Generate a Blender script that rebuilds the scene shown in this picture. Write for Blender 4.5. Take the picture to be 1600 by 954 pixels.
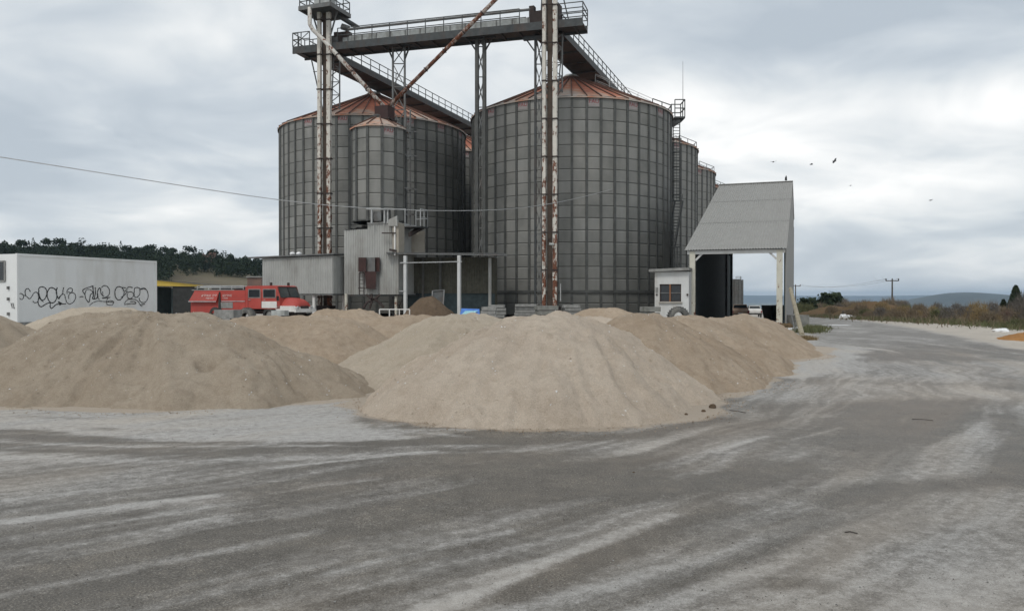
import bpy, math, random
import numpy as np
from mathutils import Vector, Matrix
R = math.radians
random.seed(7); rng = np.random.default_rng(7)
for o in list(bpy.data.objects): bpy.data.objects.remove(o, do_unlink=True)
SC = bpy.context.scene
COL = SC.collection

# ------------------------------------------------------------------ camera, world, sun, exposure
F = 1233.0; CAMZ = 1.7; PITCH = math.atan(13.0 / F)          # pixels of the 1600 wide photograph
cam = bpy.data.cameras.new('camera'); camo = bpy.data.objects.new('camera', cam); COL.objects.link(camo)
cam.sensor_width = 36.0; cam.lens = 36.0 * F / 1600.0; cam.clip_start = 0.1; cam.clip_end = 40000
camo.location = (0, 0, CAMZ); camo.rotation_euler = (R(90) - PITCH, 0, 0)
SC.camera = camo
SC.render.resolution_x = 1024; SC.render.resolution_y = 610
w = bpy.data.worlds.new('World'); SC.world = w; w.use_nodes = True
nt = w.node_tree; nt.nodes.clear()
def wn(t, **k):
    n = nt.nodes.new(t)
    for a, b in k.items(): setattr(n, a, b)
    return n
out = wn('ShaderNodeOutputWorld'); bg = wn('ShaderNodeBackground'); bg.inputs[1].default_value = 0.1
sky = wn('ShaderNodeTexSky', sky_type='NISHITA', sun_disc=False)
sky.air_density = 1.0; sky.dust_density = 2.0
tc = wn('ShaderNodeTexCoord'); sep = wn('ShaderNodeSeparateXYZ'); nt.links.new(tc.outputs['Generated'], sep.inputs[0])
def wm(op, a, b=None, c=None):
    n = wn('ShaderNodeMath', operation=op)
    for i, v in enumerate((a, b, c)):
        if v is None: continue
        if isinstance(v, (int, float)): n.inputs[i].default_value = v
        else: nt.links.new(v, n.inputs[i])
    return n.outputs[0]
zz = wm('MAXIMUM', sep.outputs[2], 0.0); den = wm('ADD', zz, 0.24)
cx = wm('DIVIDE', sep.outputs[0], den); cy = wm('DIVIDE', sep.outputs[1], den)
cmb = wn('ShaderNodeCombineXYZ'); nt.links.new(cx, cmb.inputs[0]); nt.links.new(cy, cmb.inputs[1]); cmb.inputs[2].default_value = 3.7
def wnoise(scale, detail, rough, dist, off):
    mp = wn('ShaderNodeMapping'); mp.inputs['Location'].default_value = off
    nt.links.new(cmb.outputs[0], mp.inputs[0])
    n = wn('ShaderNodeTexNoise'); n.inputs['Scale'].default_value = scale; n.inputs['Detail'].default_value = detail
    n.inputs['Roughness'].default_value = rough; n.inputs['Distortion'].default_value = dist
    nt.links.new(mp.outputs[0], n.inputs['Vector']); return n.outputs[0]
n1 = wnoise(0.95, 4, 0.5, 0.5, (1.3, 0.4, 0)); n2 = wnoise(2.4, 6, 0.52, 0.6, (4.2, 7.7, 1))
cl = wm('ADD', wm('MULTIPLY', n1, 0.68), wm('MULTIPLY', n2, 0.32))
rp = wn('ShaderNodeValToRGB'); nt.links.new(cl, rp.inputs[0])
els = rp.color_ramp.elements
els[0].position = 0.40; els[0].color = (0.45, 0.505, 0.56, 1)
els[1].position = 0.64; els[1].color = (1.0, 0.995, 0.975, 1)
e = els.new(0.465); e.color = (0.55, 0.60, 0.645, 1)
e = els.new(0.52); e.color = (0.69, 0.725, 0.745, 1)
e = els.new(0.575); e.color = (0.83, 0.845, 0.845, 1)
# haze towards the horizon, the same all the way round
hz = wm('POWER', wm('SUBTRACT', 1.0, wm('MINIMUM', zz, 1.0)), 14.0)
mixh = wn('ShaderNodeMixRGB'); nt.links.new(wm('MULTIPLY', hz, 0.45), mixh.inputs[0]); nt.links.new(rp.outputs[0], mixh.inputs[1])
mixh.inputs[2].default_value = (0.66, 0.695, 0.715, 1)
mul = wn('ShaderNodeMixRGB', blend_type='MULTIPLY'); mul.inputs[0].default_value = 1
nt.links.new(mixh.outputs[0], mul.inputs[1]); mul.inputs[2].default_value = (10, 10, 10, 1)
mixs = wn('ShaderNodeMixRGB'); mixs.inputs[0].default_value = 0.94
nt.links.new(sky.outputs[0], mixs.inputs[1]); nt.links.new(mul.outputs[0], mixs.inputs[2])
nt.links.new(mixs.outputs[0], bg.inputs[0]); nt.links.new(bg.outputs[0], out.inputs[0])
sl = bpy.data.lights.new('sun', 'SUN'); sl.energy = 1.1; sl.angle = R(14); sl.color = (1.0, 0.96, 0.90)
so = bpy.data.objects.new('sun', sl); COL.objects.link(so)
sd = Vector((-0.27, -0.58, 0.77)).normalized()
sky.sun_elevation = math.asin(sd.z); sky.sun_rotation = math.atan2(sd.x, sd.y)
so.rotation_euler = sd.to_track_quat('Z', 'Y').to_euler()
so.location = (0, 0, 60)
SC.view_settings.view_transform = 'Standard'; SC.view_settings.look = 'None'
SC.view_settings.exposure = 0.20; SC.view_settings.gamma = 1.0; SC.view_settings.use_curve_mapping = False

# ------------------------------------------------------------------ measuring helpers
def ray(px, py):
    u = (px - 800) / F; v = (477 - py) / F
    c, s = math.cos(PITCH), math.sin(PITCH)
    return Vector((u, c + v * s, v * c - s))
def P(px, py, Y):
    r = ray(px, py); r = r * (Y / r.y); return Vector((r.x, Y, CAMZ + r.z))
def G(px, py, z=0.0):
    r = ray(px, py); t = (z - CAMZ) / r.z; return (r.x * t, r.y * t)
def XY(px, Y): return (px - 800) / F * Y
D2 = Vector((0.35, 0.937, 0)); E2 = Vector((0.937, -0.35, 0))   # the plant's own axes
AZ = math.atan2(E2.y, E2.x)
def V(*a): return Vector(a)
def sstep(a, b, x):
    t = np.clip((x - a) / (b - a), 0, 1); return t * t * (3 - 2 * t)
def zground(x, y):
    x = np.asarray(x, float); y = np.asarray(y, float)
    z = -0.0165 * np.clip(y - 48, 0, 70) * sstep(2, 16, x)
    z = z - 62 * sstep(118, 1500, y) * sstep(-60, 120, x)
    return z

# ------------------------------------------------------------------ materials
class MT:
    def __init__(s, name):
        s.m = bpy.data.materials.new(name); s.m.use_nodes = True; s.t = s.m.node_tree; s.t.nodes.clear()
        s.o = s.t.nodes.new('ShaderNodeOutputMaterial'); s.b = s.t.nodes.new('ShaderNodeBsdfPrincipled')
        s.t.links.new(s.b.outputs[0], s.o.inputs[0]); s.g = s.t.nodes.new('ShaderNodeNewGeometry').outputs['Position']
    def put(s, n, i, v):
        if isinstance(v, bpy.types.NodeSocket): s.t.links.new(v, n.inputs[i])
        elif isinstance(v, (tuple, list)) and len(v) == 3 and n.inputs[i].type == 'RGBA': n.inputs[i].default_value = (*v, 1)
        else: n.inputs[i].default_value = v
    def math(s, op, a, b=0.0, clamp=False):
        n = s.t.nodes.new('ShaderNodeMath'); n.operation = op; n.use_clamp = clamp
        s.put(n, 0, a); s.put(n, 1, b); return n.outputs[0]
    def mapv(s, scale=(1, 1, 1), rot=(0, 0, 0), vec=None):
        n = s.t.nodes.new('ShaderNodeMapping'); s.put(n, 0, vec or s.g); n.inputs['Scale'].default_value = scale
        n.inputs['Rotation'].default_value = rot; return n.outputs[0]
    def noise(s, scale, detail=4, rough=0.55, vec=None, dist=0.0):
        n = s.t.nodes.new('ShaderNodeTexNoise'); s.put(n, 'Vector', vec or s.g); n.inputs['Scale'].default_value = scale
        n.inputs['Detail'].default_value = detail; n.inputs['Roughness'].default_value = rough; n.inputs['Distortion'].default_value = dist
        return n.outputs[0]
    def ramp(s, f, *st):
        n = s.t.nodes.new('ShaderNodeValToRGB'); s.put(n, 0, f); e = n.color_ramp.elements
        while len(e) < len(st): e.new(0.5)
        for i, (p, c) in enumerate(st):
            e[i].position = p; e[i].color = (*c, 1) if isinstance(c, tuple) else (c, c, c, 1)
        return n.outputs[0]
    def mix(s, f, a, b, mode='MIX'):
        n = s.t.nodes.new('ShaderNodeMixRGB'); n.blend_type = mode; s.put(n, 0, f); s.put(n, 1, a); s.put(n, 2, b); return n.outputs[0]
    def rand(s): return s.t.nodes.new('ShaderNodeObjectInfo').outputs['Random']
    def z(s):
        n = s.t.nodes.new('ShaderNodeSeparateXYZ'); s.put(n, 0, s.g); return n.outputs[2]
    def attr(s, name):
        n = s.t.nodes.new('ShaderNodeAttribute'); n.attribute_name = name; return n.outputs['Fac']
    def bump(s, h, strength=0.5, dist=0.02):
        n = s.t.nodes.new('ShaderNodeBump'); s.put(n, 'Height', h); n.inputs['Strength'].default_value = strength; n.inputs['Distance'].default_value = dist
        s.t.links.new(n.outputs[0], s.b.inputs['Normal'])
    def fin(s, col, rough=0.7, metal=0.0, spec=0.5):
        s.put(s.b, 'Base Color', col); s.put(s.b, 'Roughness', rough); s.put(s.b, 'Metallic', metal); s.put(s.b, 'Specular IOR Level', spec); return s.m
M = {}
def simple(name, col, rough=0.7, metal=0.0, var=0.25, scale=3.0, dirt=None, dirtamt=0.5, spec=0.4):
    t = MT(name); n = t.noise(scale, 6, 0.6)
    c = t.mix(t.ramp(n, (0.3, 0.0), (0.7, 1.0)), tuple(x * (1 - var) for x in col), tuple(min(1, x * (1 + var)) for x in col))
    if dirt:
        d = t.noise(scale * 0.5, 7, 0.65, vec=t.mapv((1, 1, 0.25)))
        c = t.mix(t.math('MULTIPLY', t.ramp(d, (0.48, 0.0), (0.68, 1.0)), dirtamt), c, dirt)
    M[name] = t.fin(c, rough, metal, spec); return M[name]
# galvanised silo sheet: each sheet weathered a little differently
t = MT('galvanised')
r_ = t.rand(); c = t.mix(t.math('POWER', r_, 1.4), (0.190, 0.192, 0.182), (0.285, 0.287, 0.275))
st = t.noise(1.3, 6, 0.6, vec=t.mapv((1, 1, 0.12))); c = t.mix(t.ramp(st, (0.38, 0.0), (0.72, 0.55)), c, (0.125, 0.128, 0.115))
bl = t.noise(0.45, 5, 0.6); c = t.mix(t.ramp(bl, (0.40, 0.0), (0.70, 0.6)), c, (0.325, 0.32, 0.298))
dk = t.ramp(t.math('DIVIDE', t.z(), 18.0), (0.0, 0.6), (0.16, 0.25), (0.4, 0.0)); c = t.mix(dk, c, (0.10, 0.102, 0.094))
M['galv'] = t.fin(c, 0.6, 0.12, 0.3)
simple('galv_dark', (0.045, 0.047, 0.046), 0.7, 0.2)
simple('stiff', (0.085, 0.088, 0.084), 0.6, 0.3)
t = MT('roof_rust')
a = t.noise(0.9, 6, 0.65); r_ = t.rand()
f = t.math('ADD', t.math('MULTIPLY', a, 0.9), t.math('MULTIPLY', r_, 0.35))
hh = t.ramp(t.math('DIVIDE', t.math('SUBTRACT', t.z(), 17.6), 4.0), (0.0, 0.0), (0.35, 0.28), (1.0, 0.36))
f = t.math('ADD', f, hh)
c = t.ramp(f, (0.55, (0.40, 0.365, 0.33)), (0.72, (0.43, 0.29, 0.22)), (0.86, (0.46, 0.19, 0.115)), (1.05, (0.33, 0.11, 0.065)))
c = t.mix(t.math('MULTIPLY', t.ramp(t.noise(6, 5), (0.5, 0.0), (0.8, 1.0)), 0.4), c, (0.12, 0.07, 0.05))
M['roof'] = t.fin(c, 0.75, 0.0, 0.3)
simple('roof_rib', (0.11, 0.06, 0.045), 0.8)
simple('dark_steel', (0.058, 0.064, 0.066), 0.65, 0.2, dirt=(0.10, 0.06, 0.04), dirtamt=0.5)
simple('mid_steel', (0.14, 0.145, 0.145), 0.6, 0.2, dirt=(0.10, 0.07, 0.05))
simple('casing', (0.40, 0.42, 0.41), 0.6, 0.0, dirt=(0.13, 0.12, 0.10), dirtamt=0.7)
simple('rail', (0.07, 0.075, 0.075), 0.6, 0.2)
simple('pale_rail', (0.36, 0.37, 0.37), 0.6, 0.1)
def rusty(name, base, lo, hi, zlo, zhi):
    t = MT(name)
    n = t.noise(3.2, 8, 0.68, vec=t.mapv((1, 1, 0.55))); n2 = t.noise(14, 4, 0.6, vec=t.mapv((1, 1, 0.5)))
    v = t.math('ADD', t.math('MULTIPLY', n, 0.75), t.math('MULTIPLY', n2, 0.25))
    th = t.ramp(t.math('DIVIDE', t.math('SUBTRACT', t.z(), zlo), zhi - zlo), (0.0, lo), (1.0, hi))
    fac = t.math('MULTIPLY', t.math('SUBTRACT', v, th), 22.0, True)
    rc = t.ramp(t.noise(7, 4), (0.3, (0.07, 0.028, 0.018)), (0.7, (0.22, 0.085, 0.045)))
    c0 = t.mix(t.ramp(t.noise(1.7, 5), (0.4, 0.0), (0.75, 0.5)), base, tuple(x * 0.6 for x in base))
    M[name] = t.fin(t.mix(fac, c0, rc), 0.75, 0.0, 0.35)
rusty('white_rust', (0.60, 0.575, 0.52), 0.43, 0.555, 1.0, 18.0)
rusty('spout_white', (0.56, 0.54, 0.50), 0.46, 0.54, 16.0, 25.0)
rusty('spout_rust', (0.42, 0.36, 0.32), 0.43, 0.45, 16.0, 28.0)
rusty('post_rust', (0.55, 0.535, 0.46), 0.47, 0.60, 0.0, 2.6)
simple('rust_red', (0.05, 0.022, 0.019), 0.75, dirt=(0.03, 0.02, 0.02))
simple('rust_dark', (0.045, 0.033, 0.03), 0.8)
simple('brown_column', (0.075, 0.055, 0.042), 0.8)
simple('corr_pale', (0.36, 0.365, 0.35), 0.6, 0.0, var=0.1, scale=1.2, dirt=(0.17, 0.16, 0.14), dirtamt=0.65)
simple('corr_olive', (0.10, 0.097, 0.075), 0.7, dirt=(0.05, 0.05, 0.04))
simple('panel_tan', (0.34, 0.31, 0.26), 0.7, dirt=(0.15, 0.12, 0.09), var=0.1)
simple('canopy_sheet', (0.29, 0.287, 0.273), 0.75, 0.0, var=0.08, scale=2.6, dirt=(0.24, 0.235, 0.22), dirtamt=0.3)
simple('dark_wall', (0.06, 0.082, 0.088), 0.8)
simple('hut_white', (0.55, 0.56, 0.555), 0.75, var=0.06, scale=1.5, dirt=(0.33, 0.30, 0.25), dirtamt=0.5)
simple('slab_grey', (0.25, 0.25, 0.24), 0.85, dirt=(0.09, 0.09, 0.08), scale=4)
simple('concrete', (0.20, 0.20, 0.185), 0.9, dirt=(0.08, 0.085, 0.06), scale=4)
simple('trailer_white', (0.72, 0.735, 0.73), 0.45, var=0.04, scale=0.7, dirt=(0.50, 0.49, 0.45), dirtamt=0.7)
simple('spray_black', (0.022, 0.023, 0.024), 0.7)
simple('red_paint', (0.40, 0.062, 0.05), 0.5, var=0.12, scale=1.4, dirt=(0.34, 0.13, 0.10), dirtamt=0.5)
simple('white_paint', (0.68, 0.67, 0.65), 0.45, var=0.08, dirt=(0.45, 0.42, 0.37), dirtamt=0.5)
simple('letter_white', (0.62, 0.50, 0.47), 0.6, var=0.05)
simple('letter_red', (0.24, 0.045, 0.05), 0.7, var=0.2, scale=6, dirt=(0.25, 0.2, 0.19))
simple('letter_ground', (0.30, 0.27, 0.265), 0.7, var=0.1)
simple('rubber', (0.03, 0.03, 0.03), 0.85, dirt=(0.15, 0.14, 0.125), dirtamt=0.8, scale=5)
simple('tyre_dusty', (0.10, 0.10, 0.095), 0.9, dirt=(0.23, 0.22, 0.20), dirtamt=0.8, scale=5)
simple('alu', (0.5, 0.51, 0.51), 0.4, 0.5)
simple('yellow', (0.62, 0.44, 0.08), 0.6, var=0.08, dirt=(0.45, 0.36, 0.15))
simple('blue_print', (0.05, 0.17, 0.52), 0.5)
simple('cyan_print', (0.28, 0.55, 0.62), 0.5)
simple('wood', (0.30, 0.265, 0.19), 0.85, dirt=(0.13, 0.11, 0.08), scale=6)
simple('pole_wood', (0.07, 0.062, 0.055), 0.9)
simple('car_brown', (0.26, 0.165, 0.11), 0.45, dirt=(0.35, 0.30, 0.25))
simple('orange_frame', (0.22, 0.10, 0.05), 0.7)
simple('bird_black', (0.02, 0.02, 0.022), 0.7)
simple('plastic_white', (0.72, 0.73, 0.74), 0.5)
simple('wire', (0.16, 0.165, 0.17), 0.6)
t = MT('glass_dark'); M['glass'] = t.fin((0.018, 0.022, 0.026), 0.08, 0.0, 0.6)
t = MT('glass_screen'); M['screen'] = t.fin((0.06, 0.072, 0.072), 0.1, 0.0, 0.7)
def sandmat(name, a, b, c3, grain=1.0):
    t = MT(name)
    n = t.noise(0.8, 6, 0.6); n2 = t.noise(5.5, 6, 0.65); n3 = t.noise(60, 4, 0.7); n4 = t.noise(170, 3, 0.7)
    c = t.mix(t.ramp(n, (0.36, 0.0), (0.64, 1.0)), a, b)
    c = t.mix(t.math('MULTIPLY', t.ramp(n2, (0.45, 0.0), (0.70, 1.0)), 0.55), c, c3)
    sp = t.ramp(n3, (0.30, 0.80), (0.5, 1.0), (0.72, 1.17)); c = t.mix(1.0, c, sp, 'MULTIPLY')
    sp2 = t.ramp(n4, (0.30, 0.80), (0.5, 1.0), (0.70, 1.15)); c = t.mix(1.0, c, sp2, 'MULTIPLY')
    h = t.math('ADD', t.math('MULTIPLY', n3, 0.6), t.math('ADD', t.math('MULTIPLY', n2, 0.8), t.math('MULTIPLY', n4, 0.3)))
    t.bump(h, 1.0 * grain, 0.045)
    M[name] = t.fin(c, 0.95, 0.0, 0.1)
sandmat('sand_pale', (0.585, 0.502, 0.412), (0.515, 0.433, 0.35), (0.415, 0.338, 0.262))
sandmat('sand_grey', (0.44, 0.373, 0.295), (0.38, 0.315, 0.243), (0.285, 0.228, 0.17))
sandmat('sand_tan', (0.465, 0.378, 0.29), (0.385, 0.304, 0.225), (0.30, 0.228, 0.162))
sandmat('sand_light', (0.53, 0.46, 0.372), (0.47, 0.402, 0.318), (0.40, 0.335, 0.258))
sandmat('soil_brown', (0.17, 0.125, 0.088), (0.13, 0.095, 0.065), (0.09, 0.065, 0.045))
sandmat('sand_orange', (0.46, 0.245, 0.095), (0.36, 0.18, 0.07), (0.27, 0.13, 0.05))
sandmat('soil_rust', (0.16, 0.10, 0.06), (0.12, 0.09, 0.05), (0.09, 0.08, 0.045))
def leafmat(name, a, b):
    t = MT(name); n = t.noise(0.7, 4, 0.6); r_ = t.rand()
    c = t.mix(t.ramp(n, (0.35, 0.0), (0.65, 1.0)), a, b)
    c = t.mix(t.math('MULTIPLY', r_, 0.35), c, tuple(x * 0.6 for x in a))
    M[name] = t.fin(c, 0.85, 0.0, 0.2)
leafmat('pine', (0.020, 0.034, 0.021), (0.040, 0.058, 0.032))
leafmat('cypress', (0.028, 0.042, 0.024), (0.045, 0.06, 0.032))
leafmat('scrub_brown', (0.21, 0.165, 0.115), (0.145, 0.12, 0.085))
leafmat('scrub_ochre', (0.30, 0.225, 0.12), (0.22, 0.165, 0.09))
leafmat('scrub_grey', (0.17, 0.155, 0.14), (0.12, 0.11, 0.10))
leafmat('scrub_green', (0.10, 0.115, 0.055), (0.14, 0.135, 0.07))
leafmat('bare_red', (0.20, 0.13, 0.105), (0.15, 0.105, 0.09))
simple('bark', (0.07, 0.055, 0.042), 0.9)
simple('hill_soil', (0.115, 0.095, 0.058), 0.95, scale=0.04, var=0.3, dirt=(0.06, 0.065, 0.035), dirtamt=0.8)
simple('far_hill', (0.05, 0.06, 0.055), 0.95, scale=0.006, var=0.35, dirt=(0.075, 0.075, 0.06), dirtamt=0.7)

# ------------------------------------------------------------------ mesh builder
class MB:
    def __init__(s): s.v = []; s.f = []
    def add(s, vs, fs):
        n = len(s.v); s.v += [tuple(x) for x in vs]; s.f += [tuple(i + n for i in f) for f in fs]; return s
    def hexa(s, b, tp):                                  # 4 bottom + 4 top corners
        return s.add(list(b) + list(tp), [(3, 2, 1, 0), (4, 5, 6, 7), (0, 1, 5, 4), (1, 2, 6, 5), (2, 3, 7, 6), (3, 0, 4, 7)])
    def box(s, c, sz, ang=0.0):
        c = Vector(c); hx, hy, hz = sz[0] / 2, sz[1] / 2, sz[2] / 2
        ca, sa = math.cos(ang), math.sin(ang)
        def q(x, y, z): return (c.x + x * ca - y * sa, c.y + x * sa + y * ca, c.z + z)
        return s.hexa([q(-hx, -hy, -hz), q(hx, -hy, -hz), q(hx, hy, -hz), q(-hx, hy, -hz)], [q(-hx, -hy, hz), q(hx, -hy, hz), q(hx, hy, hz), q(-hx, hy, hz)])
    def beam(s, p, q, wd, ht=None, up=(0, 0, 1)):
        ht = ht or wd; p = Vector(p); q = Vector(q); d = (q - p).normalized(); up = Vector(up)
        if abs(d.dot(up)) > 0.97: up = D2.copy()
        sd_ = d.cross(up).normalized() * wd / 2; u = sd_.cross(d).normalized() * ht / 2
        return s.hexa([p - sd_ - u, p + sd_ - u, q + sd_ - u, q - sd_ - u], [p - sd_ + u, p + sd_ + u, q + sd_ + u, q - sd_ + u])
    def tube(s, pts, r, n=8, cap=True):
        pts = [Vector(p) for p in pts]; rs = r if isinstance(r, (list, tuple)) else [r] * len(pts)
        rings = []; prev = None
        for i, p in enumerate(pts):
            d = (pts[min(i + 1, len(pts) - 1)] - pts[max(i - 1, 0)]).normalized()
            a = prev if prev is not None else (Vector((0, 0, 1)) if abs(d.z) < 0.9 else Vector((1, 0, 0)))
            a = (a - d * a.dot(d)).normalized(); prev = a; b = d.cross(a)
            rings.append([p + (a * math.cos(k * 2 * math.pi / n) + b * math.sin(k * 2 * math.pi / n)) * rs[i] for k in range(n)])
        vs = [v for rg in rings for v in rg]; fs = []
        for i in range(len(pts) - 1):
            for k in range(n):
                k2 = (k + 1) % n; fs.append((i * n + k, i * n + k2, (i + 1) * n + k2, (i + 1) * n + k))
        if cap: fs.append(tuple(range(n - 1, -1, -1))); fs.append(tuple((len(pts) - 1) * n + k for k in range(n)))
        return s.add(vs, fs)
    def lathe(s, c, prof, n=24, a0=0.0, a1=2 * math.pi):
        c = Vector(c); full = abs(a1 - a0 - 2 * math.pi) < 1e-6; m = n if full else n + 1
        vs = []
        for (r, z) in prof:
            for k in range(m):
                a = a0 + (a1 - a0) * k / n; vs.append((c.x + r * math.cos(a), c.y + r * math.sin(a), c.z + z))
        fs = []
        for i in range(len(prof) - 1):
            for k in range(n):
                k2 = (k + 1) % m; fs.append((i * m + k, i * m + k2, (i + 1) * m + k2, (i + 1) * m + k))
        return s.add(vs, fs)
    def extrude(s, poly, vec):                            # planar polygon swept along vec
        n = len(poly); vec = Vector(vec); a = [Vector(p) for p in poly]; b = [p + vec for p in a]
        fs = [tuple(range(n - 1, -1, -1)), tuple(range(n, 2 * n))] + [(i, (i + 1) % n, n + (i + 1) % n, n + i) for i in range(n)]
        return s.add(a + b, fs)
    def railing(s, pts, h=1.05, sp=1.5, r=0.028, mids=1, closed=False, kick=False):
        pts = [Vector(p) for p in pts]
        if closed: pts = pts + [pts[0]]
        for a, b in zip(pts[:-1], pts[1:]):
            L = (b - a).length; n = max(1, round(L / sp)); up = Vector((0, 0, 1))
            for k in range(n + 1):
                q = a.lerp(b, k / n); s.beam(q, q + up * h, 2 * r)
            for m in range(mids + 1):
                zz_ = h * (m + 1) / (mids + 1); s.beam(a + up * zz_, b + up * zz_, 2 * r)
            if kick: s.beam(a + up * 0.08, b + up * 0.08, 0.02, 0.16)
        return s
    def corr(s, p0, p1, z0, z1, pitch=0.22, amp=0.03, th=0.0):
        """vertical-rib trapezoid sheet from p0 to p1 (plan), z0/z1 may be (left,right)"""
        p0 = Vector((p0[0], p0[1], 0)); p1 = Vector((p1[0], p1[1], 0)); d = p1 - p0; L = d.length; d.normalize()
        nrm = Vector((d.y, -d.x, 0)); n = max(2, int(L / pitch)); pit = L / n
        z0 = z0 if isinstance(z0, tuple) else (z0, z0); z1 = z1 if isinstance(z1, tuple) else (z1, z1)
        vs = []
        for k in range(n):
            for (fx, o) in ((0.0, 0), (0.35, 0), (0.5, 1), (0.85, 1)):
                u = (k + fx) * pit; q = p0 + d * u + nrm * (o * amp); tt = u / L
                vs.append((q.x, q.y, z0[0] + (z0[1] - z0[0]) * tt)); vs.append((q.x, q.y, z1[0] + (z1[1] - z1[0]) * tt))
        q = p1; vs += [(q.x, q.y, z0[1]), (q.x, q.y, z1[1])]
        m = len(vs) // 2
        return s.add(vs, [(2 * i, 2 * i + 2, 2 * i + 3, 2 * i + 1) for i in range(m - 1)])
    def mesh(s, name, mat, off=(0, 0, 0), smooth=False):
        me = bpy.data.meshes.new(name); o = Vector(off)
        me.from_pydata([(v[0] - o.x, v[1] - o.y, v[2] - o.z) for v in s.v], [], s.f)
        me.materials.append(M[mat] if isinstance(mat, str) else mat)
        if smooth: me.polygons.foreach_set('use_smooth', [True] * len(me.polygons))
        me.update(); return me
    def build(s, name, mat, parent=None, smooth=False, local=False, kind=None, label=None):
        if parent is not None:
            off = Vector((0, 0, 0)) if local else wloc(parent)
            o = bpy.data.objects.new(name, s.mesh(name, mat, off, smooth)); o.parent = parent
        else:
            a = np.array(s.v); off = Vector(((a[:, 0].min() + a[:, 0].max()) / 2, (a[:, 1].min() + a[:, 1].max()) / 2, a[:, 2].min()))
            o = bpy.data.objects.new(name, s.mesh(name, mat, off, smooth)); o.location = off
        COL.objects.link(o)
        if kind: o['kind'] = kind
        if label: o['label'] = label
        return o
def wloc(o):
    v = Vector((0, 0, 0))
    while o is not None: v = v + o.location; o = o.parent
    return v
def tag(o, label, cat, group=None):
    o['label'] = label; o['category'] = cat
    if group: o['group'] = group
    return o
def thing(name, label, cat, loc=(0, 0, 0), rz=0.0, group=None):
    o = bpy.data.objects.new(name, None); COL.objects.link(o); o.location = loc; o.rotation_euler = (0, 0, rz)
    o.empty_display_size = 0.2
    return tag(o, label, cat, group)
def inst(name, me, parent, loc=(0, 0, 0), rz=0.0, scale=None):
    o = bpy.data.objects.new(name, me); COL.objects.link(o); o.parent = parent; o.location = loc; o.rotation_euler = (0, 0, rz)
    if scale: o.scale = scale
    return o
def struct(o): o['kind'] = 'structure'; return o
def text_mesh(txt, size, mat):
    cu = bpy.data.curves.new('lettering', 'FONT'); cu.body = txt; cu.size = size; cu.align_x = 'CENTER'; cu.align_y = 'CENTER'; cu.offset = 0.012 * size
    ob = bpy.data.objects.new('lettering', cu); COL.objects.link(ob)
    bpy.context.view_layer.update()
    me = bpy.data.meshes.new_from_object(ob.evaluated_get(bpy.context.evaluated_depsgraph_get()))
    bpy.data.objects.remove(ob, do_unlink=True); bpy.data.curves.remove(cu)
    me.materials.clear(); me.materials.append(M[mat]); return me

# ------------------------------------------------------------------ noise in numpy
_tab = rng.random((256, 256))
def vnoise(x, y, off=0):
    x = np.asarray(x, float) + 17.3 * off; y = np.asarray(y, float) + 9.1 * off
    xi = np.floor(x).astype(int); yi = np.floor(y).astype(int); fx = x - xi; fy = y - yi
    fx = fx * fx * fx * (fx * (fx * 6 - 15) + 10); fy = fy * fy * fy * (fy * (fy * 6 - 15) + 10)
    T = lambda a, b: _tab[a & 255, b & 255]
    return (T(xi, yi) * (1 - fx) + T(xi + 1, yi) * fx) * (1 - fy) + (T(xi, yi + 1) * (1 - fx) + T(xi + 1, yi + 1) * fx) * fy
def fbm(x, y, oct=4, off=0, gain=0.5):
    s = 0; a = 1; tot = 0
    for k in range(oct):
        s = s + a * vnoise(x * 2 ** k, y * 2 ** k, off + k * 3); tot += a; a *= gain
    return s / tot
def grid_mesh(name, X, Y, Z, mat, keep=None, attrs=None):
    ny, nx = X.shape
    idx = np.arange(nx * ny).reshape(ny, nx)
    q = np.stack([idx[:-1, :-1], idx[:-1, 1:], idx[1:, 1:], idx[1:, :-1]], -1).reshape(-1, 4)
    vs = np.stack([X, Y, Z], -1).reshape(-1, 3)
    if keep is not None:
        k = keep.reshape(-1); m = k[q].any(1); q = q[m]
        used = np.zeros(len(vs), bool); used[q.ravel()] = True
        remap = np.cumsum(used) - 1; q = remap[q]; vs = vs[used]
        if attrs: attrs = {a: b.reshape(-1)[used] for a, b in attrs.items()}
    me = bpy.data.meshes.new(name)
    me.vertices.add(len(vs)); me.vertices.foreach_set('co', vs.astype(np.float32).ravel())
    me.loops.add(len(q) * 4); me.loops.foreach_set('vertex_index', q.astype(np.int32).ravel())
    me.polygons.add(len(q)); me.polygons.foreach_set('loop_start', np.arange(0, len(q) * 4, 4, dtype=np.int32))
    me.polygons.foreach_set('use_smooth', np.ones(len(q), bool))
    me.update(calc_edges=True); me.validate()
    for a, b in (attrs or {}).items():
        at = me.attributes.new(a, 'FLOAT', 'POINT'); at.data.foreach_set('value', b.astype(np.float32).ravel())
    me.materials.append(M[mat] if isinstance(mat, str) else mat)
    return me

# ------------------------------------------------------------------ ground
def lines(a, b, step, lo, hi, growth):
    core = list(np.arange(a, b + 1e-6, step)); up = [core[-1]]; s = step
    while up[-1] < hi: s *= growth; up.append(min(hi, up[-1] + s))
    dn = [core[0]]; s = step
    while dn[-1] > lo: s *= growth; dn.append(max(lo, dn[-1] - s))
    return np.array(dn[:0:-1] + core + up[1:])
gx = lines(-9, 11, 0.06, -9000, 9000, 1.055); gy = lines(3.0, 17, 0.055, -40, 14000, 1.04)
GX, GY = np.meshgrid(gx, gy)
def poly_dist(pts, X, Y):
    d = np.full(X.shape, 1e9)
    for (ax, ay), (bx, by) in zip(pts[:-1], pts[1:]):
        vx, vy = bx - ax, by - ay; L = vx * vx + vy * vy
        t = np.clip(((X - ax) * vx + (Y - ay) * vy) / L, 0, 1)
        d = np.minimum(d, np.hypot(X - ax - t * vx, Y - ay - t * vy))
    return d
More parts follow.
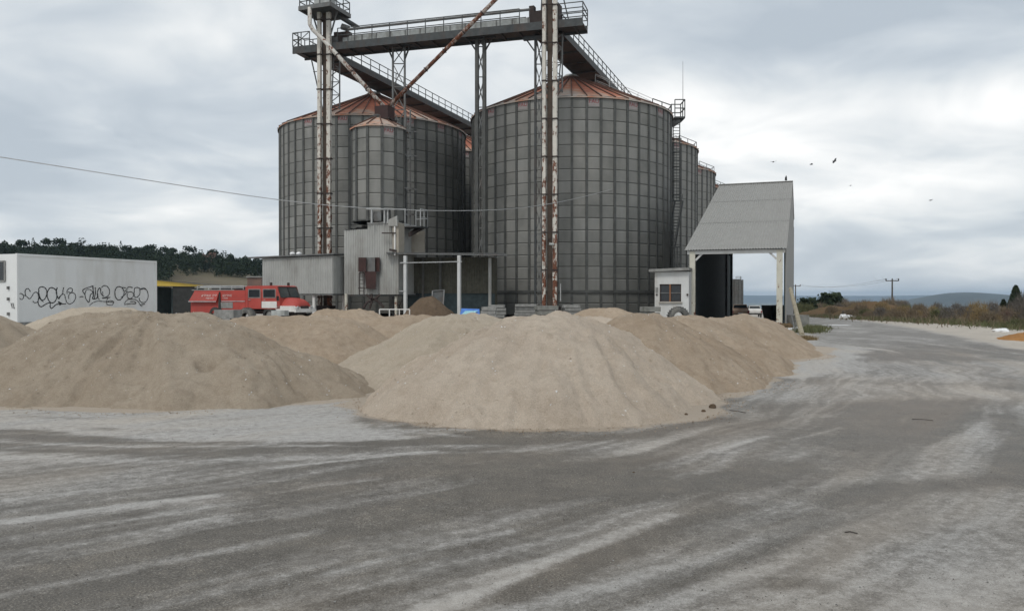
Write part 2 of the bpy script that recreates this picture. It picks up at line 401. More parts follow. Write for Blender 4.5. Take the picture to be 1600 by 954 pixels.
def inside(pts, X, Y):
    c = np.zeros(X.shape, bool); n = len(pts)
    for i in range(n):
        x0, y0 = pts[i]; x1, y1 = pts[(i + 1) % n]
        if y0 == y1: continue
        c ^= ((y0 > Y) != (y1 > Y)) & (X < (x1 - x0) * (Y - y0) / (y1 - y0) + x0)
    return c
def soft_area(px, soft):
    pts = [G(*p) for p in px]
    d = poly_dist(pts + [pts[0]], GX2, GY2); s = np.where(inside(pts, GX2, GY2), d, -d)
    return sstep(-soft, soft, s)
# the tyre-swept pattern of pale dust on the dark tarmac, drawn where it lies on the ground, with some sky sheen and contact shade painted in
w1 = fbm(GX * 0.5, GY * 0.5, 3, 5) - 0.5; w2 = fbm(GX * 0.5, GY * 0.5, 3, 11) - 0.5
wf = np.clip(GY / 9.0, 0.5, 3.0) * 0.55
GX2 = GX + w1 * wf; GY2 = GY + w2 * wf
c1 = (-18.8, 27.9)
rr = np.hypot(GX2 - c1[0], GY2 - c1[1]); th = np.arctan2(GY2 - c1[1], GX2 - c1[0])
s1 = 0.5 * fbm(rr * 1.4, th * 5.0, 4, 1) + 0.5 * fbm(rr * 3.6, th * 6.0, 4, 51); s1 = (s1 - 0.5) * 1.35 + 0.5; s1f = fbm(rr * 9.0, th * 12, 3, 2)
rr2 = np.hypot(GX2 + 5, GY2 - 34); th2 = np.arctan2(GY2 - 34, GX2 + 5)
s2 = 0.5 * fbm(rr2 * 1.9, th2 * 8, 4, 3) + 0.5 * fbm(rr2 * 5, th2 * 8, 3, 13); s2 = (s2 - 0.5) * 1.35 + 0.5
bl = sstep(7.0, 9.0, GY + 0.25 * GX) * sstep(2.0, -1.5, GX)
sw = s1 * (1 - bl) + s2 * bl
patch = fbm(GX * 0.35, GY * 0.35, 4, 8)
dust = 0.17 + 1.45 * (sw - 0.47) + 0.5 * (s1f - 0.5) + 0.45 * (patch - 0.5)
tan = np.clip(fbm(rr * 1.1, th * 7, 4, 21) * 1.8 - 0.70, 0, 1) * 1.0
def raise_to(mask, v, n=0.25):
    global dust
    tgt = v + n * (patch - 0.5) + 0.45 * (s1f - 0.5) + 0.55 * (sw - 0.5)
    dust = dust * (1 - mask) + tgt * mask
raise_to(soft_area([(-500, 630), (560, 622), (590, 640), (620, 672), (745, 684), (600, 690), (420, 692), (250, 684), (60, 672), (-500, 668)], 0.14), 0.86)
raise_to(soft_area([(-400, 700), (120, 705), (300, 728), (170, 765), (60, 790), (-400, 880)], 0.45) * 0.75, 0.52)
raise_to(soft_area([(760, 1100), (880, 930), (1010, 850), (1130, 790), (1300, 745), (1420, 735), (1560, 760), (2400, 800), (2400, 1100)], 0.30) * 0.9, 0.50)
raise_to(soft_area([(1300, 705), (1420, 690), (1530, 695), (1535, 740), (1470, 770), (1330, 780), (1180, 790), (1250, 735)], 0.35) * 0.85, 0.44)
raise_to(soft_area([(1500, 655), (1560, 652), (1570, 688), (1520, 692)], 0.25), 0.52)
raise_to(soft_area([(1140, 612), (1230, 572), (1400, 562), (2300, 575), (2300, 618), (1500, 622), (1250, 628)], 0.5) * 0.9, 0.56)  # smooth dusty road: sky sheen painted in as a paler dust value
raise_to(soft_area([(1180, 585), (1290, 515), (1318, 520), (1335, 545), (1330, 575), (1260, 592)], 0.5), 0.97, 0.1)
raise_to(soft_area([(1245, 640), (1110, 655), (900, 664), (880, 690), (1060, 680), (1180, 655)], 0.4) * 0.6, 0.45)
far = sstep(24, 30, GY) * sstep(4, 8, GX)
roadc = poly_dist([G(1530, 585), G(1440, 548), G(1370, 522), G(1310, 506), G(1268, 496, -0.7), G(1200, 488, -1.2)], GX, GY)
onroad = sstep(3.6, 2.6, roadc + 0.6 * w1)
raise_to(far * (1 - onroad), 0.92, 0.2); raise_to(far * onroad, 0.44, 0.35)
right_dirt = sstep(22, 26, GY) * (1 - onroad) * sstep(9, 12, GX - 0.18 * (GY - 20))
raise_to(right_dirt, 0.88, 0.25)
tan = np.maximum(tan * (1 - far), right_dirt * 0.9)
yard = sstep(17, 20, GY) * sstep(6, 2, GX); raise_to(yard, 0.75)
def stroke(px, wd, v, fade=1.0):
    global dust
    pts = [G(*p) for p in px]; d = poly_dist(pts, GX2 * 0.35 + GX * 0.65, GY2 * 0.35 + GY * 0.65)
    m = np.exp(-(d / wd) ** 2) * fade * np.clip(0.35 + 1.3 * fbm(GX * 2.2, GY * 2.2, 3, 31), 0, 1)
    dust = dust + v * m
for px, wd, v in [
    ([(-150, 712), (0, 712), (230, 720), (500, 713), (640, 705)], 0.16, 0.35), ([(430, 729), (560, 716), (670, 705)], 0.06, 0.45),
    ([(-100, 828), (0, 815), (100, 802), (220, 786), (330, 774)], 0.09, 0.5), ([(250, 800), (400, 776), (500, 758), (590, 748)], 0.08, 0.45),
    ([(-150, 890), (0, 868), (120, 850), (250, 828), (340, 811)], 0.13, 0.55), ([(140, 893), (300, 868), (420, 849), (495, 831)], 0.07, 0.45),
    ([(520, 896), (600, 875), (700, 850), (800, 828)], 0.07, 0.42), ([(640, 965), (760, 922), (800, 903), (920, 850), (1048, 803)], 0.09, 0.5),
    ([(300, 690), (600, 692), (760, 684)], 0.05, 0.3), ([(0, 690), (200, 697), (420, 695), (560, 697)], 0.07, 0.42), ([(0, 930), (60, 915), (200, 893)], 0.05, 0.35),
    ([(1118, 707), (1200, 681)], 0.06, 0.5), ([(1235, 689), (1312, 668)], 0.07, 0.45), ([(1300, 650), (1360, 640)], 0.15, 0.35),
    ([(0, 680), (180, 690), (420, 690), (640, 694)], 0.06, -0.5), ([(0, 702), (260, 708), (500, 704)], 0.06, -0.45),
    ([(-60, 905), (80, 880), (210, 862), (330, 836), (420, 820)], 0.12, -0.4), ([(420, 775), (640, 740), (800, 735), (980, 745)], 0.35, -0.35),
    ([(820, 770), (980, 755), (1100, 748), (1230, 730)], 0.35, -0.5), ([(800, 930), (920, 870), (1060, 815), (1140, 790)], 0.14, -0.45),
    ([(1290, 778), (1400, 762), (1480, 758), (1570, 742), (1600, 700), (1560, 650)], 0.22, -0.5), ([(1220, 912), (1275, 912)], 0.09, -0.4),
    ([(1130, 590), (1400, 598), (1600, 604)], 0.5, -0.22), ([(1380, 770), (1250, 805), (1080, 850)], 0.2, -0.22), ([(40, 650), (140, 654)], 0.12, -0.3), ([(140, 668), (180, 670)], 0.1, -0.4),
    ([(1020, 770), (1130, 748)], 0.30, -0.35), ([(566, 652), (600, 672), (690, 686), (840, 690), (1000, 680), (1120, 655)], 0.22, -0.5), ([(560, 700), (760, 712), (960, 720)], 0.4, -0.25)]:  # stroke round pale heap's foot: painted contact shadow and damp ring, as thinner dust
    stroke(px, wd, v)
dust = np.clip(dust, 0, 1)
# sand washed out thinly round the feet of the front heaps
spill = np.zeros_like(GX)
for sp_, rb_, ys_ in (([(-7.3, 14.7), (-5.55, 14.2)], 3.1, 1.25), ([(0.30, 12.95), (0.9, 14.3)], 2.85, 1.0), ([(2.4, 15.8), (3.0, 17.3)], 2.5, 1.0), ([(5.2, 22.0), (6.85, 23.5), (8.1, 26.5)], 2.35, 1.0), ([(3.9, 18.8), (4.6, 20.4)], 2.55, 1.0)):
    d_ = poly_dist([(a_, b_ * ys_) for a_, b_ in sp_], GX + w1 * 0.6, (GY + w2 * 0.6) * ys_) - rb_
    spill = np.maximum(spill, sstep(0.38, -0.05, d_ - 0.5 * (fbm(GX * 1.7, GY * 1.7, 3, 77) - 0.45)))
lowz = (vnoise(GX * 0.9, GY * 0.9, 3) - 0.5) * 0.012 + (vnoise(GX * 6, GY * 6, 4) - 0.5) * 0.004
GZ = zground(GX, GY) + lowz
t = MT('tarmac')
du = t.attr('dust'); ta = t.attr('tan')
n1_ = t.noise(9, 6, 0.7); n2_ = t.noise(75, 4, 0.75); n3_ = t.noise(260, 3, 0.7); n4_ = t.noise(1.6, 6, 0.65); n5_ = t.noise(28, 5, 0.7)
fac = t.math('ADD', du, t.math('MULTIPLY', t.math('SUBTRACT', n1_, 0.5), 0.5))
fac = t.math('ADD', fac, t.math('MULTIPLY', t.math('SUBTRACT', n5_, 0.5), 0.7))
sx_ = t.t.nodes.new('ShaderNodeSeparateXYZ'); t.put(sx_, 0, t.g)
ax_ = t.math('ADD', sx_.outputs[0], 18.8); ay_ = t.math('SUBTRACT', sx_.outputs[1], 27.9)
rad_ = t.math('SQRT', t.math('ADD', t.math('MULTIPLY', ax_, ax_), t.math('MULTIPLY', ay_, ay_))); ang_ = t.math('ARCTAN2', ay_, ax_)
cb_ = t.t.nodes.new('ShaderNodeCombineXYZ'); t.put(cb_, 0, t.math('MULTIPLY', rad_, 14.0)); t.put(cb_, 1, t.math('MULTIPLY', ang_, 26.0))
trk = t.noise(1.0, 4, 0.6, vec=cb_.outputs[0])
fac = t.math('ADD', fac, t.math('MULTIPLY', t.math('SUBTRACT', trk, 0.5), 0.40))
fac = t.math('ADD', fac, t.math('MULTIPLY', t.math('SUBTRACT', n4_, 0.5), 0.22), True)
asph = t.ramp(n2_, (0.34, (0.038, 0.032, 0.027)), (0.48, (0.090, 0.081, 0.069)), (0.60, (0.162, 0.148, 0.129)), (0.68, (0.38, 0.355, 0.32)))
dcol = t.ramp(t.math('ADD', t.math('MULTIPLY', n1_, 0.5), t.math('MULTIPLY', n2_, 0.5)), (0.36, (0.235, 0.225, 0.208)), (0.5, (0.350, 0.338, 0.320)), (0.64, (0.47, 0.458, 0.438)))
asph = t.mix(1.0, asph, t.ramp(t.math('ADD', t.math('MULTIPLY', n4_, 0.6), t.math('MULTIPLY', n1_, 0.4)), (0.36, (0.70, 0.68, 0.64)), (0.5, (1.0, 0.985, 0.95)), (0.62, (1.32, 1.28, 1.20))), 'MULTIPLY')
c = t.mix(t.ramp(fac, (0.14, 0.02), (0.42, 0.34), (0.58, 0.70), (0.86, 1.0)), asph, dcol)
c = t.mix(t.math('MULTIPLY', ta, 0.75), c, t.mix(fac, (0.15, 0.118, 0.088), (0.47, 0.41, 0.335)))
sp = t.ramp(n3_, (0.33, 0.66), (0.5, 1.0), (0.66, 1.38)); c = t.mix(1.0, c, sp, 'MULTIPLY')
spl = t.math('MULTIPLY', t.math('SUBTRACT', t.math('ADD', t.attr('spill'), t.math('MULTIPLY', t.math('SUBTRACT', n2_, 0.5), 1.6)), 0.45), 3.0, True); c = t.mix(t.math('MULTIPLY', spl, 0.8), c, (0.36, 0.295, 0.225))
gz_ = t.math('SUBTRACT', 0.0, t.z()); fg = t.ramp(t.math('DIVIDE', gz_, 10.0), (0.14, 0.0), (0.3, 1.0))
gc = t.ramp(t.noise(0.02, 6, 0.6), (0.35, (0.08, 0.085, 0.05)), (0.5, (0.14, 0.125, 0.08)), (0.65, (0.06, 0.07, 0.045)))
c = t.mix(fg, c, gc)
t.bump(t.math('ADD', t.math('MULTIPLY', n2_, 0.7), t.math('MULTIPLY', n3_, 0.5)), 0.55, 0.012)
rgh = t.ramp(fac, (0.0, 0.50), (1.0, 0.74))
M['tarmac'] = t.fin(c, rgh, 0.0, 0.35)
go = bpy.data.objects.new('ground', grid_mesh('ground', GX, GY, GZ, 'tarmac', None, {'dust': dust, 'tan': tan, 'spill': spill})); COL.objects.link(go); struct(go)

# ------------------------------------------------------------------ left hill, far ridge
hx = np.linspace(-420, 60, 90); hy = np.linspace(150, 620, 60); HX, HY = np.meshgrid(hx, hy)
def zhill(x, y):
    x = np.asarray(x, float); y = np.asarray(y, float)
    u = x / np.maximum(y, 1)
    top = 15.5 * sstep(0.05, -0.62, u) + 6.0 * sstep(-0.18, -0.40, u)
    return -1.0 + top * sstep(165, 375, y) + 1.2 * (fbm(x * 0.02, y * 0.02, 3, 2) - 0.5) * sstep(170, 230, y)
hill = bpy.data.objects.new('hill', grid_mesh('hill', HX, HY, zhill(HX, HY), 'hill_soil')); COL.objects.link(hill); struct(hill)
fx = np.linspace(500, 5200, 120); fy = np.linspace(3000, 5200, 40); FX, FY = np.meshgrid(fx, fy)
u = FX / FY
ridge = 66 * (0.16 * sstep(0.36, 0.45, u) + 0.98 * sstep(0.44, 0.575, u) - 0.42 * sstep(0.575, 0.70, u)) + 7 * (fbm(FX * 0.004, FY * 0.004, 4, 3) - 0.5)
FZ = -66 + (ridge + 14) * sstep(3000, 3700, FY) * sstep(5200, 4300, FY)
fh = bpy.data.objects.new('far_hill', grid_mesh('far_hill', FX, FY, FZ, 'far_hill')); COL.objects.link(fh); struct(fh)
fx = np.linspace(-2000, 9000, 140); fy = np.linspace(8500, 11500, 16); FX, FY = np.meshgrid(fx, fy)
FZ = -70 + (62 + 60 * fbm(FX * 0.0009, FY * 0.0005, 4, 9)) * sstep(8500, 9800, FY) * sstep(11500, 10300, FY)
fm = bpy.data.objects.new('far_mountains', grid_mesh('far_mountains', FX, FY, FZ, 'far_hill')); COL.objects.link(fm); struct(fm)

# ------------------------------------------------------------------ sand heaps
def make_heap(label, spine, H, Rb, mat, res=0.05, cat='sand heap', group='sand heaps dumped in rows on the yard', seed=1, name='sand_heap', flecks=0, rough=1.0, c=0.30, gully=1.0, z0=0.0, dent=None, ysc=1.0):
    pts = spine if len(spine) > 1 else [spine[0], (spine[0][0] + 0.01, spine[0][1])]
    xs = [p[0] for p in pts]; ys = [p[1] for p in pts]
    X, Y = np.meshgrid(np.arange(min(xs) - Rb * 1.25, max(xs) + Rb * 1.25, res), np.arange(min(ys) - Rb * 1.25, max(ys) + Rb * 1.25, res))
    wx = X + (fbm(X * 0.55, Y * 0.55, 3, seed) - 0.5) * 0.75; wy = Y + (fbm(X * 0.55, Y * 0.55, 3, seed + 40) - 0.5) * 0.75
    d = poly_dist([(a_, b_ * ysc) for a_, b_ in pts], wx, wy * ysc); tt = d / Rb
    prof = (math.sqrt(c * c + 1) - np.sqrt(c * c + tt * tt)) / (math.sqrt(c * c + 1) - c)
    mx, my = np.mean(xs), np.mean(ys); an = np.arctan2(wy - my, wx - mx)
    gul = (fbm(an * 5 + 20, tt * 0.8, 3, seed + 7) - 0.5) * 0.15 * gully * np.clip(tt * 2.2, 0, 1) * np.clip((1.12 - tt) * 4, 0, 1)
    z = H * prof + H * gul * 0.9 + (fbm(an * 17 + 50, tt * 1.6, 3, seed + 90) - 0.5) * 0.075 * gully * np.clip(tt * 2 - 0.3, 0, 1) * np.clip((1.05 - tt) * 5, 0, 1)
    z = z + (fbm(X * 1.3, Y * 1.3, 3, seed + 3) - 0.5) * 0.13 * rough + (fbm(X * 4.5, Y * 4.5, 3, seed + 5) - 0.5) * 0.055 * rough
    fine = vnoise(X * 14, Y * 14, seed + 9); z = z + (fine - 0.5) * 0.030 * rough
    ledge = fbm(X * 2.0, Y * 5.0, 3, seed + 15); z = z + np.clip(ledge - 0.56, 0, 1) * 0.16 * rough
    z = z + (fbm(X * 7, Y * 7, 3, seed + 70) - 0.5) * 0.10 * np.clip((tt - 0.75) * 4, 0, 1)
    z = z - 0.07 * np.clip((tt - 0.85) * 5, 0, 1)
    if dent is not None:
        for (dx, dy, dr, dd) in dent: z = z - dd * np.exp(-(((X - dx) / dr) ** 2 + ((Y - dy) / (dr * 0.8)) ** 2) ** 2)
    gz = zground(X, Y) + z0; Z = np.maximum(z, -0.08) + gz
    keep = z > -0.03
    me = grid_mesh(name, X - mx, Y - my, Z, mat, keep)
    o = bpy.data.objects.new(name, me); COL.objects.link(o); o.location = (mx, my, 0)
    tag(o, label, cat, group)
    if flecks:
        iy, ix = np.where(z > 0.06); sel = rng.choice(len(iy), flecks)
        for (nm_, mt_, a, b) in (('pale_chip', 'plastic_white', 0, int(flecks * 0.3)), ('clod', mat, int(flecks * 0.3), flecks)):
            mb = MB()
            for k in sel[a:b]:
                p = Vector((X[iy[k], ix[k]], Y[iy[k], ix[k]], Z[iy[k], ix[k]])); s_ = random.uniform(0.009, 0.022) if nm_ == 'pale_chip' else random.uniform(0.008, 0.024)
                a_ = [p + Vector((random.uniform(-1, 1), random.uniform(-1, 1), random.uniform(-.4, 1.0))) * s_ for _ in range(4)]
                mb.add(a_, [(0, 1, 2), (0, 2, 3), (0, 3, 1), (1, 3, 2)])
            mb.build(nm_, mt_, o, kind='stuff')
    return o
GW = 'sand heaps dumped in rows on the yard'
make_heap('broad grey-brown sand heap with a small dug hole in its face', [(-7.3, 14.7), (-5.55, 14.2)], 1.41, 3.1, 'sand_grey', 0.045, seed=2, flecks=1600, rough=1.25,
          dent=[(-4.95, 12.72, 0.13, 0.16), (-4.78, 12.70, 0.10, 0.10)], gully=1.7, ysc=1.25)
make_heap('pale beige sand heap reaching farthest out onto the tarmac', [(0.30, 12.95), (0.9, 14.3)], 1.38, 2.85, 'sand_pale', 0.042, seed=9, flecks=1300, gully=1.8, rough=1.1)
make_heap('tan sand heap pressed against the flank of the pale beige one', [(2.4, 15.8), (3.0, 17.3)], 1.33, 2.5, 'sand_tan', 0.05, seed=14, flecks=800)
make_heap('tan sand heap second along the row towards the drive-through canopy', [(3.9, 18.8), (4.6, 20.4)], 1.20, 2.55, 'sand_tan', 0.06, seed=19, flecks=300)
make_heap('last sand heap of the row in front of the drive-through canopy', [(5.2, 22.0), (6.7, 23.5), (7.8, 26.5)], 1.10, 2.3, 'sand_tan', 0.06, seed=23, flecks=300)
make_heap('rounded pale sand heap wedged behind the two big front heaps', [(-1.3, 16.8), (-0.6, 18.2)], 1.32, 2.75, 'sand_light', 0.05, seed=31, flecks=500)
make_heap('tan sand heap behind the dug grey-brown heap', [(-6.3, 19.9), (-4.9, 19.6)], 1.24, 2.9, 'sand_tan', 0.055, seed=37, flecks=500)
make_heap('grey-brown sand heap cut off beside the white trailer body', [(-13.0, 16.8), (-11.6, 16.2)], 1.42, 3.0, 'sand_grey', 0.06, seed=41)
make_heap('pale grey sand heap below the graffiti on the trailer body', [(-17.5, 33.0), (-16.2, 32.5)], 1.26, 3.4, 'sand_light', 0.09, seed=43)
make_heap('low sand heap between the tan heap and the open shed', [(-3.6, 24.2), (-2.9, 24.6)], 1.14, 2.6, 'sand_tan', 0.07, seed=47)
for k, (x, y, h, r_, m_) in enumerate([(0.3, 22.5, 1.14, 3.0, 'sand_pale'), (2.6, 25.5, 1.06, 3.0, 'sand_pale'), (-1.0, 28.5, 1.02, 3.0, 'sand_light'), (-8.2, 26.5, 1.02, 3.2, 'sand_light'), (-11.8, 25.0, 1.02, 3.2, 'sand_light')]):
    make_heap('sand heap in the packed middle of the yard showing only its crest', [(x, y)], h, r_, m_, 0.09, group='crests of the inner sand heaps', seed=60 + k * 3)
make_heap('brown clumpy sand heap in front of the hanging shed', [(-8.4, 36.0), (-7.2, 36.2)], 1.10, 2.6, 'sand_tan', 0.08, seed=81, rough=1.8, group=None, cat='sand heap')
make_heap('small tan sand heap in front of the rusty elevator legs', [(3.5, 34.5), (4.5, 34.3)], 1.26, 2.4, 'sand_tan', 0.08, seed=85)
make_heap('dark brown soil heap under the open shed roof', [(XY(668, 50), 50)], 1.78, 2.1, 'soil_brown', 0.08, seed=89, rough=2.2, cat='soil heap', group=None, name='soil_heap')
make_heap('bright orange sand heap at the edge of the road', [(21.6, 31.6), (24.5, 32.3)], 0.42, 2.1, 'sand_orange', 0.08, seed=93, group=None)
make_heap('overgrown rusty earth mound beside the road bend', [(XY(1352, 96), 96), (XY(1372, 95), 95)], 1.9, 4.2, 'soil_rust', 0.2, seed=97, cat='earth mound', group=None, name='earth_mound', rough=3)
make_heap('low grassy earth mound behind the roadside litter', [(XY(1302, 112), 112)], 1.5, 5.5, 'soil_rust', 0.25, seed=99, cat='earth mound', group=None, name='earth_mound', rough=2)
# loose clods that rolled off the front heap
for k, (px, py, s_) in enumerate([(1114, 637, 0.05), (1099, 643, 0.03), (1072, 648, 0.025), (990, 738, 0.012)]):
    x, y = G(px, py); mb = MB(); n = 7
    mb.lathe((x, y, -0.005), [(0.001, 0), (s_, 0.15 * s_), (s_ * 1.1, 0.6 * s_), (s_ * 0.7, 1.2 * s_), (0.001, 1.4 * s_)], n)
    mb.v = [(a + random.uniform(-.2, .2) * s_, b + random.uniform(-.2, .2) * s_, c_) for a, b, c_ in mb.v]
    tag(mb.build('clod', 'soil_brown'), 'small dark clod lying on the tarmac by the pale heap', 'clod', 'clods rolled off the pale heap')
# loose grit and small stones lying on the tarmac
for nm_, mt_, lb_, cnt_, smin, smax in (('grit', 'slab_grey', 'loose pale grit scattered over the tarmac', 5200, .003, .009), ('grit', 'pole_wood', 'loose dark grit scattered over the tarmac', 2600, .003, .008), ('spilled_sand', 'sand_tan', 'loose sand grains spilled round the heap feet', 3200, .006, .018)):
    mb = MB()
    for k in range(cnt_):
        if nm_ == 'grit':
            y = 3.2 + 9.5 * random.random() ** 1.5; x = random.uniform(-.72, .72) * y
        else:
            cxh, cyh, rh = random.choice([(-5.8, 14.3, 2.75), (0.5, 13.1, 2.95), (0.5, 13.1, 2.95), (2.6, 16.2, 2.65), (6.85, 23.5, 2.4)]); a_ = random.uniform(-math.pi, 0.35); rr_h = rh + abs(random.gauss(0, .22)); x = cxh + rr_h * math.cos(a_); y = cyh + rr_h * math.sin(a_)
        s_ = random.uniform(smin, smax); p = Vector((x, y, s_ * .3))
        a4 = [p + Vector((random.uniform(-1, 1), random.uniform(-1, 1), random.uniform(-.3, .9))) * s_ for _ in range(4)]; mb.add(a4, [(0, 1, 2), (0, 2, 3), (0, 3, 1), (1, 3, 2)])
    o = mb.build(nm_, mt_, None, kind='stuff'); o['label'] = lb_; o['category'] = 'grit' if nm_ == 'grit' else 'sand'
# thin dark sticks on the tarmac
for k, (a, b) in enumerate([((1140, 641), (1165, 645)), ((1425, 655), (1458, 657)), ((1320, 832), (1340, 834))]):
    xa, ya = G(*a); xb, yb = G(*b)
    tag(MB().tube([(xa, ya, 0.006), ((xa + xb) / 2, (ya + yb) / 2 + 0.02, 0.010), (xb, yb, 0.006)], 0.005, 5).build('stick', 'pole_wood'), 'thin dark stick lying on the tarmac', 'stick', 'sticks on the tarmac')
# ------------------------------------------------------------------ silos
SR, SEAVE, SAPEX, NC, NR = 8.92, 17.7, 21.55, 48, 18
ZB = 0.25
def panel_mesh(Rr, nc, h, waves, amp=0.036, gap=0.032):
    a = math.pi / nc; mb = MB(); n = waves * 2; vs = []
    ww = Rr * math.tan(a)
    for k in range(n + 1):
        x = Rr + (amp if k % 2 else -amp); zz_ = gap / 2 + (h - gap) * k / n
        vs += [(x, -ww, zz_), (x, ww, zz_)]
    mb.add(vs, [(2 * k, 2 * k + 1, 2 * k + 3, 2 * k + 2) for k in range(n)])
    return mb
def roof_panel_mesh(Rr, nc, rise, r0=0.55, over=0.18):
    a = math.pi / nc; mb = MB(); sl = rise / (Rr - r0)
    ro = (Rr + over) / math.cos(a); r0_ = r0
    zo = -over * sl
    def q(r, ang, z): return (r * math.cos(ang), r * math.sin(ang), z)
    mb.add([q(r0_, -a, rise), q(r0_, a, rise), q(ro, a, zo), q(ro, -a, zo)], [(0, 3, 2, 1)])
    mb.add([q(ro, -a, zo), q(ro, a, zo), q(ro, a, zo - 0.10), q(ro, -a, zo - 0.10)], [(3, 2, 1, 0)])
    return mb
def roof_rib_mesh(Rr, nc, rise, r0=0.55, over=0.2):
    mb = MB(); sl = rise / (Rr - r0)
    return mb.beam((r0, 0, rise + 0.05), (Rr + over, 0, -over * sl + 0.05), 0.07, 0.12)
def make_silo(label, cx, cy, Rr=SR, zb=ZB, eave=SEAVE, rise=SAPEX - SEAVE, nc=NC, nr=NR, waves=6, npart=300, name='grain_silo', group='grain silos', marks=(), roofparts=True, cap=0.55, sub=None):
    s = thing(name, label, 'silo', (cx, cy, zb), 0, group)
    h = (eave - zb) / nr
    # one dark core behind the sheets, so the joints read as recesses
    MB().lathe((0, 0, 0), [(Rr - 0.05, 0), (Rr - 0.05, eave - zb - 0.02)], nc * 2).build('wall_core', 'galv_dark', s, local=True)
    pm = panel_mesh(Rr, nc, h, waves); pme = pm.mesh('panel', 'galv', smooth=True)
    view = math.atan2(-cy, -cx)
    cols = sorted(range(nc), key=lambda k: abs((k * 2 * math.pi / nc - view + math.pi) % (2 * math.pi) - math.pi))
    own = npart // nr; rest = MB()
    for i, k in enumerate(cols):
        a = k * 2 * math.pi / nc
        for j in range(nr):
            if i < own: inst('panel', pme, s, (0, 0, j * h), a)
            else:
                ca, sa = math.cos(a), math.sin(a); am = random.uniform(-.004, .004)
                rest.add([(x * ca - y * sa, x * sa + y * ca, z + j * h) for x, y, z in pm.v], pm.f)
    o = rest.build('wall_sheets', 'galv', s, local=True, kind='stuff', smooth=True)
    stm = MB().box((Rr / math.cos(math.pi / nc) * 0.998 + 0.03, 0, (eave - zb) / 2), (0.13, 0.20, eave - zb)).mesh('stiffener', 'stiff')
    for k in range(nc):
        a = (k + 0.5) * 2 * math.pi / nc
        if math.cos(a - view) > -0.2: inst('stiffener', stm, s, (0, 0, 0), a)
    MB().lathe((0, 0, 0), [(Rr + 0.02, 1.75 if nr > 10 else 0), (Rr + 0.16, 1.78 if nr > 10 else 0.03), (Rr + 0.16, 1.98 if nr > 10 else 0.12), (Rr + 0.02, 2.0 if nr > 10 else 0.14)], nc).build('base_ring', 'stiff', s, local=True)
    rz = eave - zb
    rme = roof_panel_mesh(Rr, nc, rise, cap).mesh('roof_panel', 'roof'); rib = roof_rib_mesh(Rr, nc, rise, cap).mesh('roof_rib', 'roof_rib')
    for k in range(nc):
        a = k * 2 * math.pi / nc
        inst('roof_panel', rme, s, (0, 0, rz), a); inst('roof_rib', rib, s, (0, 0, rz), a + math.pi / nc)
    cp = cap * 1.25
    MB().lathe((0, 0, rz + rise), [(cp, -0.12), (cp * 1.05, 0.10), (cp * 0.8, 0.24), (0.01, 0.30)], 20).build('roof_cap', 'casing' if nr > 10 else 'dark_steel', s, local=True)
    MB().lathe((0, 0, 0), [(Rr + 0.0, rz - 0.12), (Rr + 0.12, rz - 0.12), (Rr + 0.12, rz - 0.02)], nc).build('eave_ring', 'stiff', s, local=True)
    for px in marks:
        # the lettered sheet under the eave that shows at this picture column
        u_ = (px - 800) / F; best = min(range(nc), key=lambda k: (abs((cx + Rr * math.cos(k * 2 * math.pi / nc)) / (cy + Rr * math.sin(k * 2 * math.pi / nc)) - u_) if math.cos(k * 2 * math.pi / nc - view) > 0.05 else 9))
        a = best * 2 * math.pi / nc
        inst('letter_plate', plate_me if nr > 10 else plate_small, s, (0, 0, rz - h), a)
        p = inst('lettering', letter_me if nr > 10 else letter_small, s, ((Rr + 0.035) * math.cos(a), (Rr + 0.035) * math.sin(a), rz - h * 0.46), 0)
        p.rotation_euler = (R(90), 0, a + R(90))
    return s
letter_me = text_mesh('FAU', 0.46, 'letter_red'); letter_small = text_mesh('FAU', 0.40, 'letter_red')
plate_me = MB().box((SR + 0.012, 0, 0.46), (0.03, 0.88, 0.62)).mesh('letter_plate', 'letter_ground')
SSR = 2.0
plate_small = MB().box((SSR + 0.012, 0, 0.55), (0.03, 0.78, 0.62)).mesh('letter_plate', 'letter_ground')
L1 = V(-13.6, 77.9, 0); ROW = V(6.17, 16.52, 0); L2 = L1 + ROW; R1 = V(5.35, 71.8, 0)
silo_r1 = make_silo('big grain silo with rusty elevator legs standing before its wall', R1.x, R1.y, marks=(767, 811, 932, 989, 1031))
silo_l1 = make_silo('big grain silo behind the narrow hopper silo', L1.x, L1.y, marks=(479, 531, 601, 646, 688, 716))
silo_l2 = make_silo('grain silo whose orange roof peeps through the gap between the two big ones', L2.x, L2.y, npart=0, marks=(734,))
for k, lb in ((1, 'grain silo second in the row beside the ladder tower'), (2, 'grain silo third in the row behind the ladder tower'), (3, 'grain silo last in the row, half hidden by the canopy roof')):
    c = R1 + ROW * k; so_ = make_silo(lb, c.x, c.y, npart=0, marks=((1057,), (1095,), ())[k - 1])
    mb = MB(); z = SEAVE - ZB
    # guard rails at the eave and up the roof on the side of the road
    for r0, a0 in ((SR - 0.1, -0.12),):
        def q(r, a, zz_): return V(r * math.cos(a), r * math.sin(a), zz_)
        mb.railing([q(SR - 1.9, -0.10, z + 0.8), q(SR, -0.10, z), q(SR, 0.10, z), q(SR - 1.9, 0.10, z + 0.8)], 1.1, 1.0, 0.03)
        mb.railing([q(SR - 8, -0.05, z + 3.45), q(SR - 1.9, -0.10, z + 0.8)], 0.9, 1.5, 0.02)
    mb.build('guard_rail', 'rail', so_, local=True)
small = make_silo('narrow hopper silo standing on the corrugated machine house', XY(593, 61.5), 61.5, SSR, 7.45, 14.75, 0.85, 12, 7, 7, 7 * 7, 'hopper_silo', None, (604,), cap=0.42)
